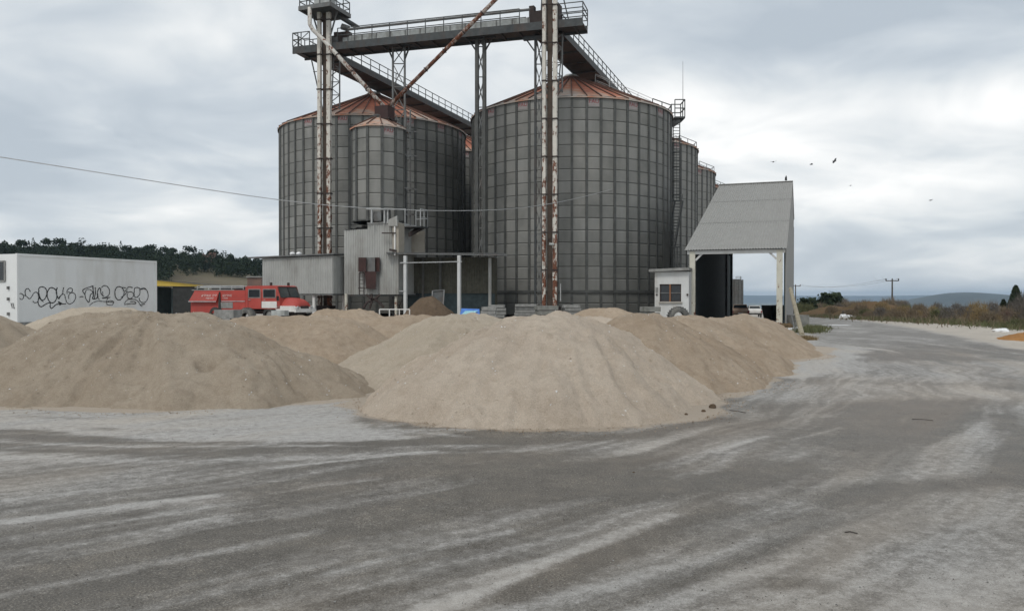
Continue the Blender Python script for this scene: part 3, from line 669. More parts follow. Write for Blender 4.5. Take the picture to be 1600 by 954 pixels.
# stubby outlets, deck and rail at the foot of the hopper silo
mb = MB(); cxs, cys = XY(593, 61.5), 61.5
for px in (581, 601, 606): mb.beam(P(px, 326, 59.2), P(px, 349, 59.2), 0.12)
mb.beam(P(572, 326.5, 59.2), P(634, 327, 59.0), 0.08); mb.build('foot_frame', 'pale_rail', small)
MB().box(P(603, 338, 59.35), (0.75, 0.12, 1.0), AZ).build('dark_hatch', 'galv_dark', small)
MB().box(P(590, 338, 59.3), (0.65, 0.1, 0.7), AZ).build('grey_hatch', 'mid_steel', small)
# ladder and small brackets on the hopper silo
mb = MB()
for dx in (634, 641):
    mb.beam(P(dx, 352, 61.3), P(dx, 172, 61.3), 0.09)
for k in range(34): mb.beam(P(634, 350 - k * 5.2, 61.3), P(641, 350 - k * 5.2, 61.3), 0.035)
lad = mb.build('ladder', 'mid_steel', small)
for y in (205, 243, 295, 335):
    m2 = MB(); a = P(638, y, 61.3)
    for k in range(7):
        t0 = math.pi * k / 6 - 0.4; t1 = math.pi * (k + 1) / 6 - 0.4
        m2.beam(a + V(0.42 * math.cos(t0), -0.55 * math.sin(t0), 0), a + V(0.42 * math.cos(t1), -0.55 * math.sin(t1), 0), 0.05)
    m2.beam(P(628, y, 61.0), P(652, y + 1, 61.4), 0.08); m2.build('cage_hoop', 'mid_steel', lad)
# inlet box where the two spouts meet
mb = MB(); b = P(601, 177, 61.5); mb.box(b, (1.15, 1.1, 0.95), AZ); ibx = mb.build('inlet_box', 'rust_red', small)
mb = MB()
for sx in (-0.42, 0.42):
    for sy in (-0.4, 0.4): mb.beam(b + E2 * sx + D2 * sy - V(0, 0, 0.45), V(cxs, cys, 15.35) + E2 * sx + D2 * sy, 0.09)
mb.box(b - V(0, 0, 0.55), (1.5, 1.3, 0.1), AZ); mb.beam(P(588, 184.5, 61), P(612, 184.5, 60.8), 0.06); mb.build('inlet_stand', 'rust_dark', small)
# roof walk, eave platform and caged ladder of the big right silo
mb = MB(); z = SEAVE - ZB
def q(r, a, zz_): return V(r * math.cos(a), r * math.sin(a), zz_)
sl = (SAPEX - SEAVE) / (SR - 0.55)
mb.railing([q(2.2, 0.05, z + (SR - 2.2) * sl), q(7.3, 0.02, z + (SR - 7.3) * sl)], 1.05, 1.55, 0.016)
mb.railing([q(2.2, -0.12, z + (SR - 2.2) * sl), q(7.3, -0.10, z + (SR - 7.3) * sl)], 1.05, 1.55, 0.016)
mb.build('roof_rail', 'pale_rail', silo_r1, local=True)
mb = MB(); mb.railing([q(7.3, -0.13, z + 0.6), q(SR + 0.05, -0.11, z), q(SR + 0.05, 0.06, z), q(7.3, 0.06, z + 0.6)], 1.15, 1.1, 0.038)
mb.build('guard_rail', 'rail', silo_r1, local=True)
plat = MB().box(P(1059, 187, 72.6) , (0.95, 1.9, 0.16), 0).build('side_platform', 'dark_steel', silo_r1)
mb = MB(); pc = P(1059, 186, 72.6)
mb.railing([pc + V(-.45, -.9, 0), pc + V(.45, -.9, 0), pc + V(.45, .9, 0), pc + V(-.45, .9, 0)], 1.55, 1.0, 0.04); mb.build('railing', 'rail', plat)
MB().beam(P(1049, 196, 72.0), P(1062, 187, 71.8), 0.14, 0.5).build('bracket', 'dark_steel', plat)
mb = MB()
def lad_(mb, a, b, wd, n, r=0.05, axis=V(1, 0, 0)):
    for s_ in (-wd / 2, wd / 2): mb.beam(a + axis * s_, b + axis * s_, r)
    for k in range(n + 1): p = a.lerp(b, k / n); mb.beam(p - axis * wd / 2, p + axis * wd / 2, r * 0.6)
lad_(mb, P(1057, 190, 72.2), P(1057, 313, 72.2), 0.6, 26, 0.08)
l1_ = mb.build('ladder', 'rail', silo_r1)
for k in range(5):
    m2 = MB(); a = P(1057, 218 + k * 22, 72.0)
    for j in range(8):
        t0 = -math.pi * j / 8; t1 = -math.pi * (j + 1) / 8
        m2.beam(a + V(0.42 * math.cos(t0), 0.6 * math.sin(t0), 0), a + V(0.42 * math.cos(t1), 0.6 * math.sin(t1), 0), 0.07)
    m2.build('cage_hoop', 'rail', l1_)
mb = MB()
for dx in (-0.4, 0, 0.4): mb.beam(P(1057, 215, 71.5) + V(dx, 0, 0), P(1057, 312, 71.5) + V(dx, 0, 0), 0.03)
mb.build('cage_bar', 'rail', l1_)
mb = MB(); lad_(mb, P(1061, 314, 71.2), P(1046, 398, 69.0), 0.7, 17, 0.12); mb.beam(P(1067, 303, 71.0), P(1052, 385, 68.8), 0.05); mb.beam(P(1050, 314, 71.2), P(1066, 314, 71.2), 0.10)
mb.build('stair', 'rail', silo_r1)
mb = MB()
for k in range(3): lad_(mb, P(1052 + k * 4, 385, 68), P(1052 + k * 4, 419, 68), 0.3, 4, 0.06)
mb.beam(P(1049, 386, 68), P(1064, 386, 68), 0.1); mb.beam(P(1049, 414, 68), P(1064, 414, 68), 0.1); mb.build('stair_cage', 'rail', silo_r1)
MB().box(P(1036, 395, 67.0), (1.0, 0.5, 3.6), 0.2).build('dark_door', 'galv_dark', silo_r1)
MB().tube([P(1067, 180, 76), P(1067, 96, 76)], [0.035, 0.015], 5).build('mast', 'wire', silo_r1)

# ------------------------------------------------------------------ bucket elevators
def make_elevator(label, px, Y, zband, zhead, wds, back=True):
    cx_ = XY(sum(px) / 2, Y); s = thing('bucket_elevator', label, 'elevator', (cx_, Y, 0), 0, None)
    for p_, wd in zip(px, wds):
        x = XY(p_, Y); MB().box((x, Y, zhead / 2), (wd, 0.30, zhead), AZ * 0.8).build('elevator_leg', 'white_rust', s)
    z = zband
    while z > 2.9: z -= 2.86
    while z < zhead - 0.5:
        mb = MB()
        for p_, wd in zip(px, wds): mb.box((XY(p_, Y), Y, z), (wd + 0.11, 0.42, 0.09), AZ * 0.8)
        mb.beam((XY(px[0], Y), Y - 0.2, z), (XY(px[1], Y), Y - 0.2, z), 0.07); mb.build('flange_band', 'rust_dark', s); z += 2.86
    if back:
        mid = XY(px[0] * 0.45 + px[1] * 0.55, Y)
        MB().box((mid - 0.02, Y + 0.28, zhead / 2), (0.36, 0.16, zhead), AZ * 0.5).build('ladder_back', 'brown_column', s)
    mb = MB()
    for sx in (-0.75, 0.75): mb.beam((cx_ + sx * 0.9 + 0.35, Y + 1.15, 17.5), (cx_ + sx * 0.9 + 0.35, Y + 1.15, 22.0), 0.09)
    for k in range(4):
        z0 = 17.6 + k * 1.1; a = V(cx_ - 0.33, Y + 1.15, z0); b = V(cx_ + 1.03, Y + 1.15, z0 + 1.1)
        mb.beam(a, b, 0.06); mb.beam(V(a.x, a.y, b.z), V(b.x, b.y, a.z), 0.06); mb.beam(a, V(b.x, b.y, a.z), 0.06)
    mb.build('lattice', 'mid_steel', s)
    MB().box((cx_, Y, 0.5), (1.5, 0.9, 1.0), AZ).build('boot', 'rust_dark', s)
    return s, cx_
elL, xl = make_elevator('white rusty bucket elevator beside the hopper silo', (500.2, 514.8), 65.5, 15.6 + 0.4, 25.2, (0.27, 0.33))
elR, xr = make_elevator('peeling rusty bucket elevator in front of the big right silo', (850.3, 867.2), 60.0, 15.2, 28.2, (0.25, 0.31))
# head platform of the left elevator
pc = V(xl + 0.05, 65.6, 25.25)
pl = MB().box(pc, (3.0, 3.0, 0.10), AZ).build('head_platform', 'dark_steel', elL)
mb = MB()
for s_ in (-1, 1):
    mb.beam(pc + E2 * 1.5 * s_ - D2 * 1.5, pc + E2 * 1.5 * s_ + D2 * 1.5, 0.10, 0.34); mb.beam(pc + D2 * 1.5 * s_ - E2 * 1.5, pc + D2 * 1.5 * s_ + E2 * 1.5, 0.10, 0.34)
mb.build('edge_beam', 'mid_steel', pl)
mb = MB(); cs = [pc + E2 * a * 1.45 + D2 * b * 1.45 for a, b in ((-1, -1), (1, -1), (1, 1), (-1, 1))]; mb.railing(cs, 1.1, 1.0, 0.03, closed=True); mb.build('railing', 'rail', pl)
MB().box(pc + V(0, 0, 1.2), (1.5, 0.9, 1.9), AZ).build('head_casing', 'casing', elL)
mb = MB()
for s_ in (-1, 1): mb.beam(pc + E2 * 1.2 * s_, V(xl + 0.45 * s_, 65.7, 23.3), 0.10)
mb.build('brace', 'mid_steel', elL)
pc = V(xr, 60.1, 28.25)
pl = MB().box(pc, (3.0, 3.0, 0.12), AZ).build('head_platform', 'dark_steel', elR)
mb = MB(); cs = [pc + E2 * a * 1.45 + D2 * b * 1.45 for a, b in ((-1, -1), (1, -1), (1, 1), (-1, 1))]; mb.railing(cs, 1.1, 1.0, 0.03, closed=True); mb.build('railing', 'rail', pl)
MB().box(pc + V(0, 0, 1.2), (1.5, 0.9, 1.9), AZ).build('head_casing', 'casing', elR)
# stays running from the right elevator into the ground line of the silo
mb = MB(); mb.beam(P(876, 470, 60), P(876, 443, 60), 0.07); mb.build('vent_pipe', 'pale_rail', elR)
MB().tube([P(858, 381, 59.6), P(866, 382, 59.6)], 0.10, 8).build('stub_pipe', 'casing', elR)

# ------------------------------------------------------------------ cross bridge
BA, BB = V(-18.2, 67.6, 22.15), V(5.6, 60.6, 22.15); BD = (BB - BA).normalized(); BN = V(-BD.y, BD.x, 0)
br = thing('conveyor_bridge', 'dark steel conveyor bridge spanning high between the two elevators', 'bridge', (BA.lerp(BB, 0.5).x, BA.lerp(BB, 0.5).y, BA.z))
mb = MB()
for s_ in (-0.95, 0.95): mb.beam(BA + BN * s_ + V(0, 0, .3), BB + BN * s_ + V(0, 0, .3), 0.10, 0.60)
mb.build('girder', 'dark_steel', br)
MB().beam(BA + V(0, 0, .22), BB + V(0, 0, .22), 1.85, 0.10).build('deck', 'dark_steel', br)
mb = MB()
for k in range(17): p = BA.lerp(BB, (k + .5) / 17); mb.beam(p + BN * .92 + V(0, 0, .08), p - BN * .92 + V(0, 0, .08), 0.10, 0.14)
mb.build('cross_beam', 'dark_steel', br)
a, b = BA.lerp(BB, 0.17), BA.lerp(BB, 0.90)
MB().beam(a + V(0, 0, .92), b + V(0, 0, .92), 0.75, 0.62).build('conveyor_casing', 'casing', br)
mb = MB()
for k in range(14): p = a.lerp(b, (k + .5) / 14); mb.beam(p - BN * 0.40 + V(0, 0, .6), p - BN * 0.40 + V(0, 0, 1.25), 0.05)
mb.build('casing_joint', 'mid_steel', br)
mb = MB(); mb.railing([BA - BN * .95 + V(0, 0, .6), BA.lerp(BB, 0.02) - BN * .95 + V(0, 0, .6)], 1.1, 0.5, 0.03)
mb.railing([BA.lerp(BB, 0.17) - BN * .95 + V(0, 0, .6), BA.lerp(BB, 0.80) - BN * .95 + V(0, 0, .6)], 1.15, 1.55, 0.03)
mb.railing([BA.lerp(BB, 0.17) + BN * .95 + V(0, 0, .6), BA.lerp(BB, 0.80) + BN * .95 + V(0, 0, .6)], 1.15, 1.55, 0.025)
mb.build('railing', 'rail', br)
MB().tube([BA.lerp(BB, 0.20) - BN * .45 + V(0, 0, 1.75), BA.lerp(BB, 0.83) - BN * .45 + V(0, 0, 1.80)], 0.11, 8).build('duct', 'mid_steel', br)
# end cages
pe = BA + BD * 0.1
mb = MB(); cs = [BA - BN * .95 + V(0, 0, .6), BA + BN * .95 + V(0, 0, .6), BA + BN * .95 + BD * 1.6 + V(0, 0, .6)]
mb.railing([BA - BN * .95 + BD * 1.6 + V(0, 0, .6)] + cs, 1.15, 1.0, 0.03); mb.beam(cs[0], BA - BN * .95 + BD * 1.6 + V(0, 0, 1.75), 0.05); mb.build('end_railing', 'rail', br)
mb = MB(); cs = [BB - BD * 2.2 - BN * .95 + V(0, 0, .6), BB - BN * .95 + V(0, 0, .6), BB + BN * .95 + V(0, 0, .6), BB - BD * 2.2 + BN * .95 + V(0, 0, .6)]
mb.railing(cs, 1.2, 1.6, 0.03, 2); mb.build('end_railing', 'rail', br)
# machinery at both ends
def clutter(ts, label):
    mb = MB()
    for tt, off, hgt, sz in ts: mb.box(BA.lerp(BB, tt) - BN * off + V(0, 0, .6 + hgt), sz, AZ)
    return mb
clutter([(0.135, .1, .35, (1.3, .9, .75)), (0.10, 0, .5, (.5, .7, .9))], '').build('drive_unit', 'mid_steel', br)
clutter([(0.165, .2, .45, (.55, .6, 1.1)), (0.185, .1, .8, (.7, .6, .5)), (0.155, .4, .8, (.35, .4, .4))], '').build('gearbox', 'rust_dark', br)
mb = MB(); p = BA.lerp(BB, 0.178); mb.tube([p + V(-.25, -.3, 2.1), p + V(.35, -.3, 1.9)], 0.26, 10); mb.build('motor', 'mid_steel', br)
clutter([(0.86, .1, .5, (1.5, 1.0, 1.0)), (0.905, 0, .75, (0.8, 1.0, 1.5)), (0.835, .3, 1.0, (.4, .5, .9))], '').build('drive_unit', 'rust_dark', br)
mb = MB(); p = BA.lerp(BB, 0.865); mb.tube([p + V(0.1, 0, 1.5), p + V(0.15, 0, 3.0), p + V(0.5, -0.2, 4.6)], [0.28, 0.26, 0.26], 10); mb.build('feed_spout', 'dark_steel', br)
mb = MB(); mb.beam(P(881, 0, 61), P(888, 30, 61), 0.08); mb.build('stay', 'dark_steel', br)
# spouts
def spout(label, pts, r, mat):
    mb = MB(); mb.tube(pts, r, 10); s = thing('grain_spout', label, 'spout', pts[-1]); mb.build('pipe', mat, s, smooth=True)
    m2 = MB(); L = (pts[-1] - pts[-2]).length; n = int(L / 2.0)
    for k in range(1, n): p = pts[-2].lerp(pts[-1], k / n); d = (pts[-1] - pts[-2]).normalized(); MB().tube([p - d * .04, p + d * .04], r * 1.35, 10).build('pipe_flange', 'rust_dark', s)
    return s
spout('white peeling spout slanting from the elevator head to the hopper silo', [P(484, 12, 64.4), P(484, 38, 64.4), P(489, 47, 64.4), P(505, 62, 64.3), P(599, 166, 61.6)], 0.17, 'spout_white')
spout('long rust-brown spout slanting down to the hopper silo inlet', [P(848, -76, 59.0), P(845, -71, 59.0), P(608, 166, 61.6)], 0.155, 'spout_rust')
spout('short dark spout from the elevator head onto the bridge conveyor', [P(522, 19, 66.2), P(526, 23, 66.2), P(560, 44, 66.2)], 0.20, 'dark_steel')

# ------------------------------------------------------------------ galleries along the silo tops
def gallery(label, apex, s0, s1):
    z0 = 22.05; a = apex + E2 * 1.15 + D2 * s0; b = apex + E2 * 1.15 + D2 * s1; a.z = b.z = z0
    g = thing('roof_gallery', label, 'gallery', a)
    MB().beam(a + V(0, 0, .1), b + V(0, 0, .1), 2.2, 0.12).build('deck', 'dark_steel', g)
    mb = MB()
    for s_ in (-1.1, 1.1): mb.beam(a + E2 * s_ + V(0, 0, .22), b + E2 * s_ + V(0, 0, .22), 0.10, 0.44)
    mb.build('girder', 'dark_steel', g)
    MB().beam(a + E2 * -.3 + V(0, 0, .65), b + E2 * -.3 + V(0, 0, .65), 0.7, 0.45).build('conveyor_casing', 'casing', g)
    for s_ in (-1.1, 1.1):
        MB().railing([a + E2 * s_ + V(0, 0, .44), b + E2 * s_ + V(0, 0, .44)], 1.1, 1.6, 0.03, 1, kick=True).build('railing', 'rail', g)
    mb = MB(); n = int((s1 - s0) / 3)
    for k in range(n): p = a.lerp(b, (k + .5) / n); mb.beam(p - E2 * 1.05 - V(0, 0, .03), p + E2 * 1.05 - V(0, 0, .03), 0.12, 0.12)
    mb.build('cross_beam', 'dark_steel', g)
    return g, a, b
gL, ga, gb = gallery('roof gallery sloping away behind the hopper silo over the big left silo', L1, -10.8, 34)
gR, gc, gd = gallery('roof gallery running back from the right elevator over the silo row', R1, -10.2, 62)
def braces(g, a, px0):
    mb = MB()
    for s_ in (-1.1, 1.1):
        p = a + E2 * s_ + D2 * 0.3; q_ = a + D2 * 1.0 - V(0, 0, 4.2) + E2 * (s_ * 0.4); mb.beam(p, q_, 0.08)
    for k in range(3):
        z = -1.0 - k * 1.1; wdt = 1.0 - 0.2 * k; mb.beam(a + E2 * -wdt + D2 * (.4 + .2 * k) + V(0, 0, z), a + E2 * wdt + D2 * (.4 + .2 * k) + V(0, 0, z), 0.05)
    mb.build('brace', 'mid_steel', g)
braces(gL, ga, 0); braces(gR, gc, 0)
# ------------------------------------------------------------------ trestles carrying the bridge
def trestle(label, pxs, Y, ytop, zbot, wd=0.3, panel=2.2, mat='dark_steel'):
    xa, xb = XY(pxs[0], Y), XY(pxs[1], Y); zt = P(700, ytop, Y).z
    s = thing('trestle', label, 'trestle', ((xa + xb) / 2, Y, zbot))
    for x in (xa, xb): MB().beam((x, Y, zbot), (x, Y, zt), wd, wd).build('column', mat, s)
    mb = MB(); z = zbot; 
    while z < zt - 0.3:
        z1 = min(z + panel, zt); mb.beam((xa, Y, z), (xb, Y, z1), 0.07); mb.beam((xb, Y, z), (xa, Y, z1), 0.07); mb.beam((xa, Y, z1), (xb, Y, z1), 0.07); z = z1
    mb.build('lacing', 'mid_steel', s)
    c = V((xa + xb) / 2, Y, zt); mb = MB(); mb.beam(c - BD * 1.25 + V(0, 0, .15), c + BD * 1.25 + V(0, 0, .15), 0.25, 0.28)
    for s_ in (-1, 1): mb.beam(c + BD * 1.0 * s_ + V(0, 0, .05), V(xa if s_ < 0 else xb, Y, zt - 1.0), 0.10)
    mb.build('head_beam', 'dark_steel', s); return s
trestle('laced steel trestle rising behind the hopper silo to the bridge', (614.5, 633), 65.2, 74, 0, 0.13, 1.9, 'mid_steel')
trestle('pair of dark columns rising at the gap between the big silos', (745.5, 757), 63.0, 62, 0, 0.26, 2.4, 'stiff')
trestle('thin dark lattice column next to the right elevator legs', (836.5, 848), 61.6, 62, 0, 0.16, 2.2)
# sagging cable across the silos
pts = [(-36, 24.0, 9.2), (-32, 27.2, 8.75), (-22.7, 35, 7.9), (-12.9, 44, 7.1), (-7.5, 49, 7.15), (-2.6, 53.5, 7.55), (1.2, 57, 8.2), (4.5, 60, 9.1), (9.0, 64.2, 10.7), (13.4, 68.2, 12.5)]
def smooth(pts, n=6, cl=False):
    p = [Vector(x) for x in pts]; o = []
    m = len(p)
    for i in range(m if cl else m - 1):
        g_ = lambda j: p[j % m] if cl else p[max(0, min(m - 1, j))]
        p0, p1, p2, p3 = g_(i - 1), g_(i), g_(i + 1), g_(i + 2)
        for k in range(n):
            t_ = k / n; o.append(0.5 * ((2 * p1) + (-p0 + p2) * t_ + (2 * p0 - 5 * p1 + 4 * p2 - p3) * t_ ** 2 + (-p0 + 3 * p1 - 3 * p2 + p3) * t_ ** 3))
    o.append(p[0] if cl else p[-1]); return o
tag(MB().tube(smooth(pts), 0.022, 5).build('cable', 'alu'), 'thin pale cable sagging across the front of the silos', 'cable')
# ------------------------------------------------------------------ hanging shed
FRs = V(-13.63, 60.0, 0); FLs = FRs - E2 * 6.45; BRs = FRs + D2 * 2.1; BLs = FLs + D2 * 2.1
sh = thing('hanging_shed', 'pale corrugated shed box raised on thin white legs beside the fire truck', 'shed', (FLs.lerp(BRs, .5).x, FLs.lerp(BRs, .5).y, 0))
MB().corr(FLs, FRs, 1.97, (4.72, 4.86), 0.21, 0.03).build('front_sheet', 'corr_pale', sh)
MB().corr(FRs, BRs, 1.97, 4.86, 0.21, 0.03).build('side_sheet', 'corr_pale', sh)
MB().corr(BLs, FLs, 1.97, 4.72, 0.21, 0.03).build('side_sheet', 'corr_pale', sh)
MB().corr(BRs, BLs, 1.97, 4.8, 0.21, 0.03).build('back_sheet', 'corr_pale', sh)
a, b = FLs - E2 * 1.25 - D2 * .25, FRs + E2 * .25 - D2 * .25; c, d = b + D2 * 2.6, a + D2 * 2.6
MB().hexa([a + V(0, 0, 4.76), b + V(0, 0, 4.92), c + V(0, 0, 5.0), d + V(0, 0, 4.84)], [a + V(0, 0, 4.86), b + V(0, 0, 5.02), c + V(0, 0, 5.1), d + V(0, 0, 4.94)]).build('roof', 'mid_steel', sh)
MB().hexa([FLs + V(0, 0, 1.85), FRs + V(0, 0, 1.85), BRs + V(0, 0, 1.85), BLs + V(0, 0, 1.85)], [FLs + V(0, 0, 1.96), FRs + V(0, 0, 1.96), BRs + V(0, 0, 1.96), BLs + V(0, 0, 1.96)]).build('floor', 'mid_steel', sh)
for px in (423, 491): MB().box((XY(px, 60.9), 60.9, 0.9), (0.2, 0.2, 1.9), AZ).build('leg', 'white_paint', sh)
for u_ in (.3, 6.1): p = BLs + E2 * u_; MB().box((p.x, p.y, .9), (0.2, 0.2, 1.9), AZ).build('leg', 'white_paint', sh)
p = P(462, 397, 61.2)
for dx in (-.25, .25): tag(MB().lathe((p.x + dx, 61.2, 4.95), [(.01, 0), (.18, .03), (.22, .12), (.15, .22), (.01, .26)], 9).build('lump', 'plastic_white'), 'small whitish bundle on the hanging shed roof', 'bundle', 'bundles on the shed roof')
# ------------------------------------------------------------------ machine house under the hopper silo
FLm = V(-12.87, 60.6, 0); FRm = FLm + E2 * 4.76
mh = thing('machine_house', 'tall corrugated machine house carrying the hopper silo', 'machine house', (FLm.lerp(FRm, .5).x, FLm.lerp(FRm, .5).y + 1.6, 0))
m1, m2_ = FLm + E2 * 2.05, FLm + E2 * 4.38
MB().corr(FLm, m1, 1.9, 6.85, 0.2, 0.035).build('wall_sheet', 'corr_pale', mh)
MB().corr(m1, m2_, 1.9, 7.2, 0.2, 0.035).build('wall_sheet', 'corr_pale', mh)
a = FLm + E2 * 3.15 - D2 * .1; MB().corr(a, FRm - D2 * .1, 1.9, 4.9, 0.19, 0.035).build('wall_sheet', 'corr_pale', mh)
MB().corr(m2_, m2_ + D2 * 3.4, 1.9, 7.2, 0.2, 0.035).build('side_sheet', 'corr_pale', mh)
MB().corr(FLm + D2 * 3.4, FLm, 1.9, 6.85, 0.2, 0.035).build('side_sheet', 'corr_pale', mh)
MB().hexa([q_ + V(0, 0, 7.22) for q_ in (m1, m2_, m2_ + D2 * 3.4, m1 + D2 * 3.4)], [q_ + V(0, 0, 7.34) for q_ in (m1 - D2 * .1, m2_ - D2 * .1, m2_ + D2 * 3.4, m1 + D2 * 3.4)]).build('roof', 'hut_white', mh)
mb = MB(); a, b = FLm - D2 * .12, m1 - D2 * .12; n = 14; vs = []
for k in range(n + 1):
    p = a.lerp(b, k / n); h_ = 6.87 + 0.10 * math.sin(k * 1.7) * (k / n) + 0.28 * (k / n) ** 2
    vs += [(p.x, p.y, h_), (p.x + D2.x * 3.4, p.y + D2.y * 3.4, 7.0 + 0.3 * (k / n))]
mb.add(vs, [(2 * k, 2 * k + 2, 2 * k + 3, 2 * k + 1) for k in range(n)]); mb.v = mb.v
mb.build('crumpled_roof', 'mid_steel', mh)
mb = MB(); a = P(606, 353, 58.6); b = P(621, 353, 58.2); mb.hexa([a, b, b + V(.05, .5, 0), a + V(0, .5, 0)], [P(607, 343, 58.6), P(620, 337, 58.2), P(622, 337, 58.8), P(609, 343, 59.1)]); mb.build('hood', 'corr_pale', mh)
c = P(622.5, 373, 58.9); MB().box(c, (.52, .9, 2.3), AZ).build('side_box', 'panel_tan', mh)
MB().box(P(617, 374, 58.4), (.10, .10, 2.3), AZ).build('corner_post', 'white_paint', mh)
MB().box(P(651.5, 379, 61.6), (1.2, .2, 1.75), 0).build('tan_panel', 'panel_tan', mh); MB().box(P(635, 380, 61.2), (.42, .2, 1.6), 0).build('grey_panel', 'slab_grey', mh)
mb = MB(); mb.hexa([P(638, 370, 59.8), P(641, 370, 59.8), P(664, 357, 61.2), P(661, 357, 61.2)], [P(638, 364, 59.8), P(641, 364, 59.8), P(664, 354, 61.2), P(652, 354, 61.2)]); mb.build('bracket', 'rust_dark', mh)
MB().box(P(648, 355.5, 60.4), (1.7, 1.3, .08), AZ).build('balcony', 'dark_steel', mh)
mb = MB(); c = P(648, 354.5, 60.4); mb.railing([c + E2 * .8 - D2 * .6, c + E2 * .8 + D2 * .6, c - E2 * .2 + D2 * .6], 1.3, .7, .03); mb.build('balcony_rail', 'pale_rail', mh); MB().beam(P(633, 326, 59.8), P(633, 354, 59.8), .06).build('balcony_post', 'pale_rail', mh)
mb = MB(); mb.beam(P(597, 364, 58.8), P(618, 364, 58.3), .09); mb.beam(P(609, 390, 58.4), P(619, 392, 58.2), .16); mb.build('bracket', 'rust_dark', mh)
for px in (541, 619): MB().box((XY(px, 59.3), 59.3, .95), (.17, .17, 2.0), AZ).build('leg', 'post_rust', mh)
MB().hexa([q_ + V(0, 0, 1.78) for q_ in (FLm, FRm, FRm + D2 * 3.4, FLm + D2 * 3.4)], [q_ + V(0, 0, 1.89) for q_ in (FLm, FRm, FRm + D2 * 3.4, FLm + D2 * 3.4)]).build('floor', 'dark_steel', mh)
mb = MB()
for pts in ([(572, 460), (580, 466), (590, 470), (600, 480)], [(594, 460), (585, 467), (574, 472), (568, 481)], [(580, 459), (581, 470), (577, 482)]):
    mb.tube(smooth([P(x, y, 59.0) for x, y in pts], 4), .09, 6)
mb.build('outlet_pipes', 'rust_dark', mh)
ch = thing('rusty_chute', 'dark red rusty chute box hung on the machine house front', 'chute', P(577, 452, 59.3))
for x0, x1, m_ in ((560, 572, 'rust_red'), (572, 586, 'mid_steel'), (586, 593, 'rust_red')):
    a, b = P(x0, 402, 59.55), P(x1, 402, 59.35); MB().hexa([P(x0, 424, 59.2), P(x1, 424, 59.0), P(x1, 424, 59.8), P(x0, 424, 60.0)], [P(x0, 402, 59.2), P(x1, 402, 59.0), P(x1, 402, 59.8), P(x0, 402, 60.0)]).build('chute_panel', m_, ch)
MB().hexa([P(572, 450, 59.1), P(587, 450, 59.0), P(587, 450, 59.7), P(572, 450, 59.8)], [P(570, 424, 59.1), P(588, 424, 59.0), P(588, 424, 59.7), P(570, 424, 59.8)]).build('hopper', 'rust_red', ch)
mb = MB(); lad_(mb, P(565, 426, 59.2), P(565, 460, 59.2), .35, 6, .06); mb.beam(P(560, 450, 59.1), P(588, 451, 58.9), .07); mb.build('ladder', 'rust_dark', ch)
# ------------------------------------------------------------------ open shed
os_ = thing('open_shed', 'open shed with a thin overhanging roof on white posts', 'shed', (XY(690, 59), 59, 0))
a, b = P(604, 396.5, 58.4), P(793, 399.5, 57.6); c, d = P(784, 397, 62.5), P(610, 397, 62.5)
th_ = V(0, 0, .07); MB().hexa([a, b, c, d], [a + th_, b + th_, c + th_, d + th_]).build('roof', 'mid_steel', os_)
mb = MB()
for k in range(60): p = a.lerp(b, k / 59) + V(0, -.01, .09); q_ = d.lerp(c, k / 59) + V(0, 0, .09); mb.beam(p, q_, .06, .06)
mb.build('roof_ribs', 'mid_steel', os_, kind='stuff')
for px, Y, wd in ((633.5, 58.2, .21), (717.5, 57.9, .22), (765.5, 60.6, .18)):
    zt = 4.75 if Y < 59 else 4.7; MB().box((XY(px, Y), Y, zt / 2), (wd, wd, zt), AZ).build('post', 'hut_white', os_)
for px in (661, 688): MB().box((XY(px, 61.4), 61.4, 2.4), (.14, .14, 4.8), AZ).build('post', 'mid_steel', os_)
MB().beam(P(625, 410.5, 58.1), P(722, 408.5, 57.8), .07).build('cross_bar', 'pale_rail', os_); MB().beam(P(624, 454.5, 58.2), P(634, 454.5, 58.1), .06).build('cross_bar', 'pale_rail', os_)
MB().corr((XY(636, 62.0), 62.0), (XY(772, 61.4), 61.4), 2.0, 4.8, .2, .03).build('back_sheet', 'corr_olive', os_)
MB().box((XY(704, 62.0), 62.0, .95), (7.0, .2, 2.1), -.09).build('back_plinth', 'dark_wall', os_)
MB().box((XY(770, 62.0), 62.3, 2.4), (.1, 1.6, 4.8), AZ).build('side_sheet', 'corr_olive', os_)
fr = thing('metal_hatch', 'dark framed panel leaning behind the brown soil heap', 'hatch', P(684, 482, 55))
MB().hexa([P(674, 484, 54.8), P(692, 484, 54.8), P(692, 484, 54.9), P(674, 484, 54.9)], [P(676, 454, 55.4), P(694, 453, 55.4), P(694, 453, 55.5), P(676, 454, 55.5)]).build('sheet', 'dark_steel', fr)
mb = MB()
for p_, q_ in (((674, 484), (676, 454)), ((692, 484), (694, 453)), ((676, 454), (694, 453))): mb.beam(P(*p_, 54.75 if p_[1] > 480 else 55.35), P(*q_, 55.35), .08)
mb.build('frame', 'mid_steel', fr)
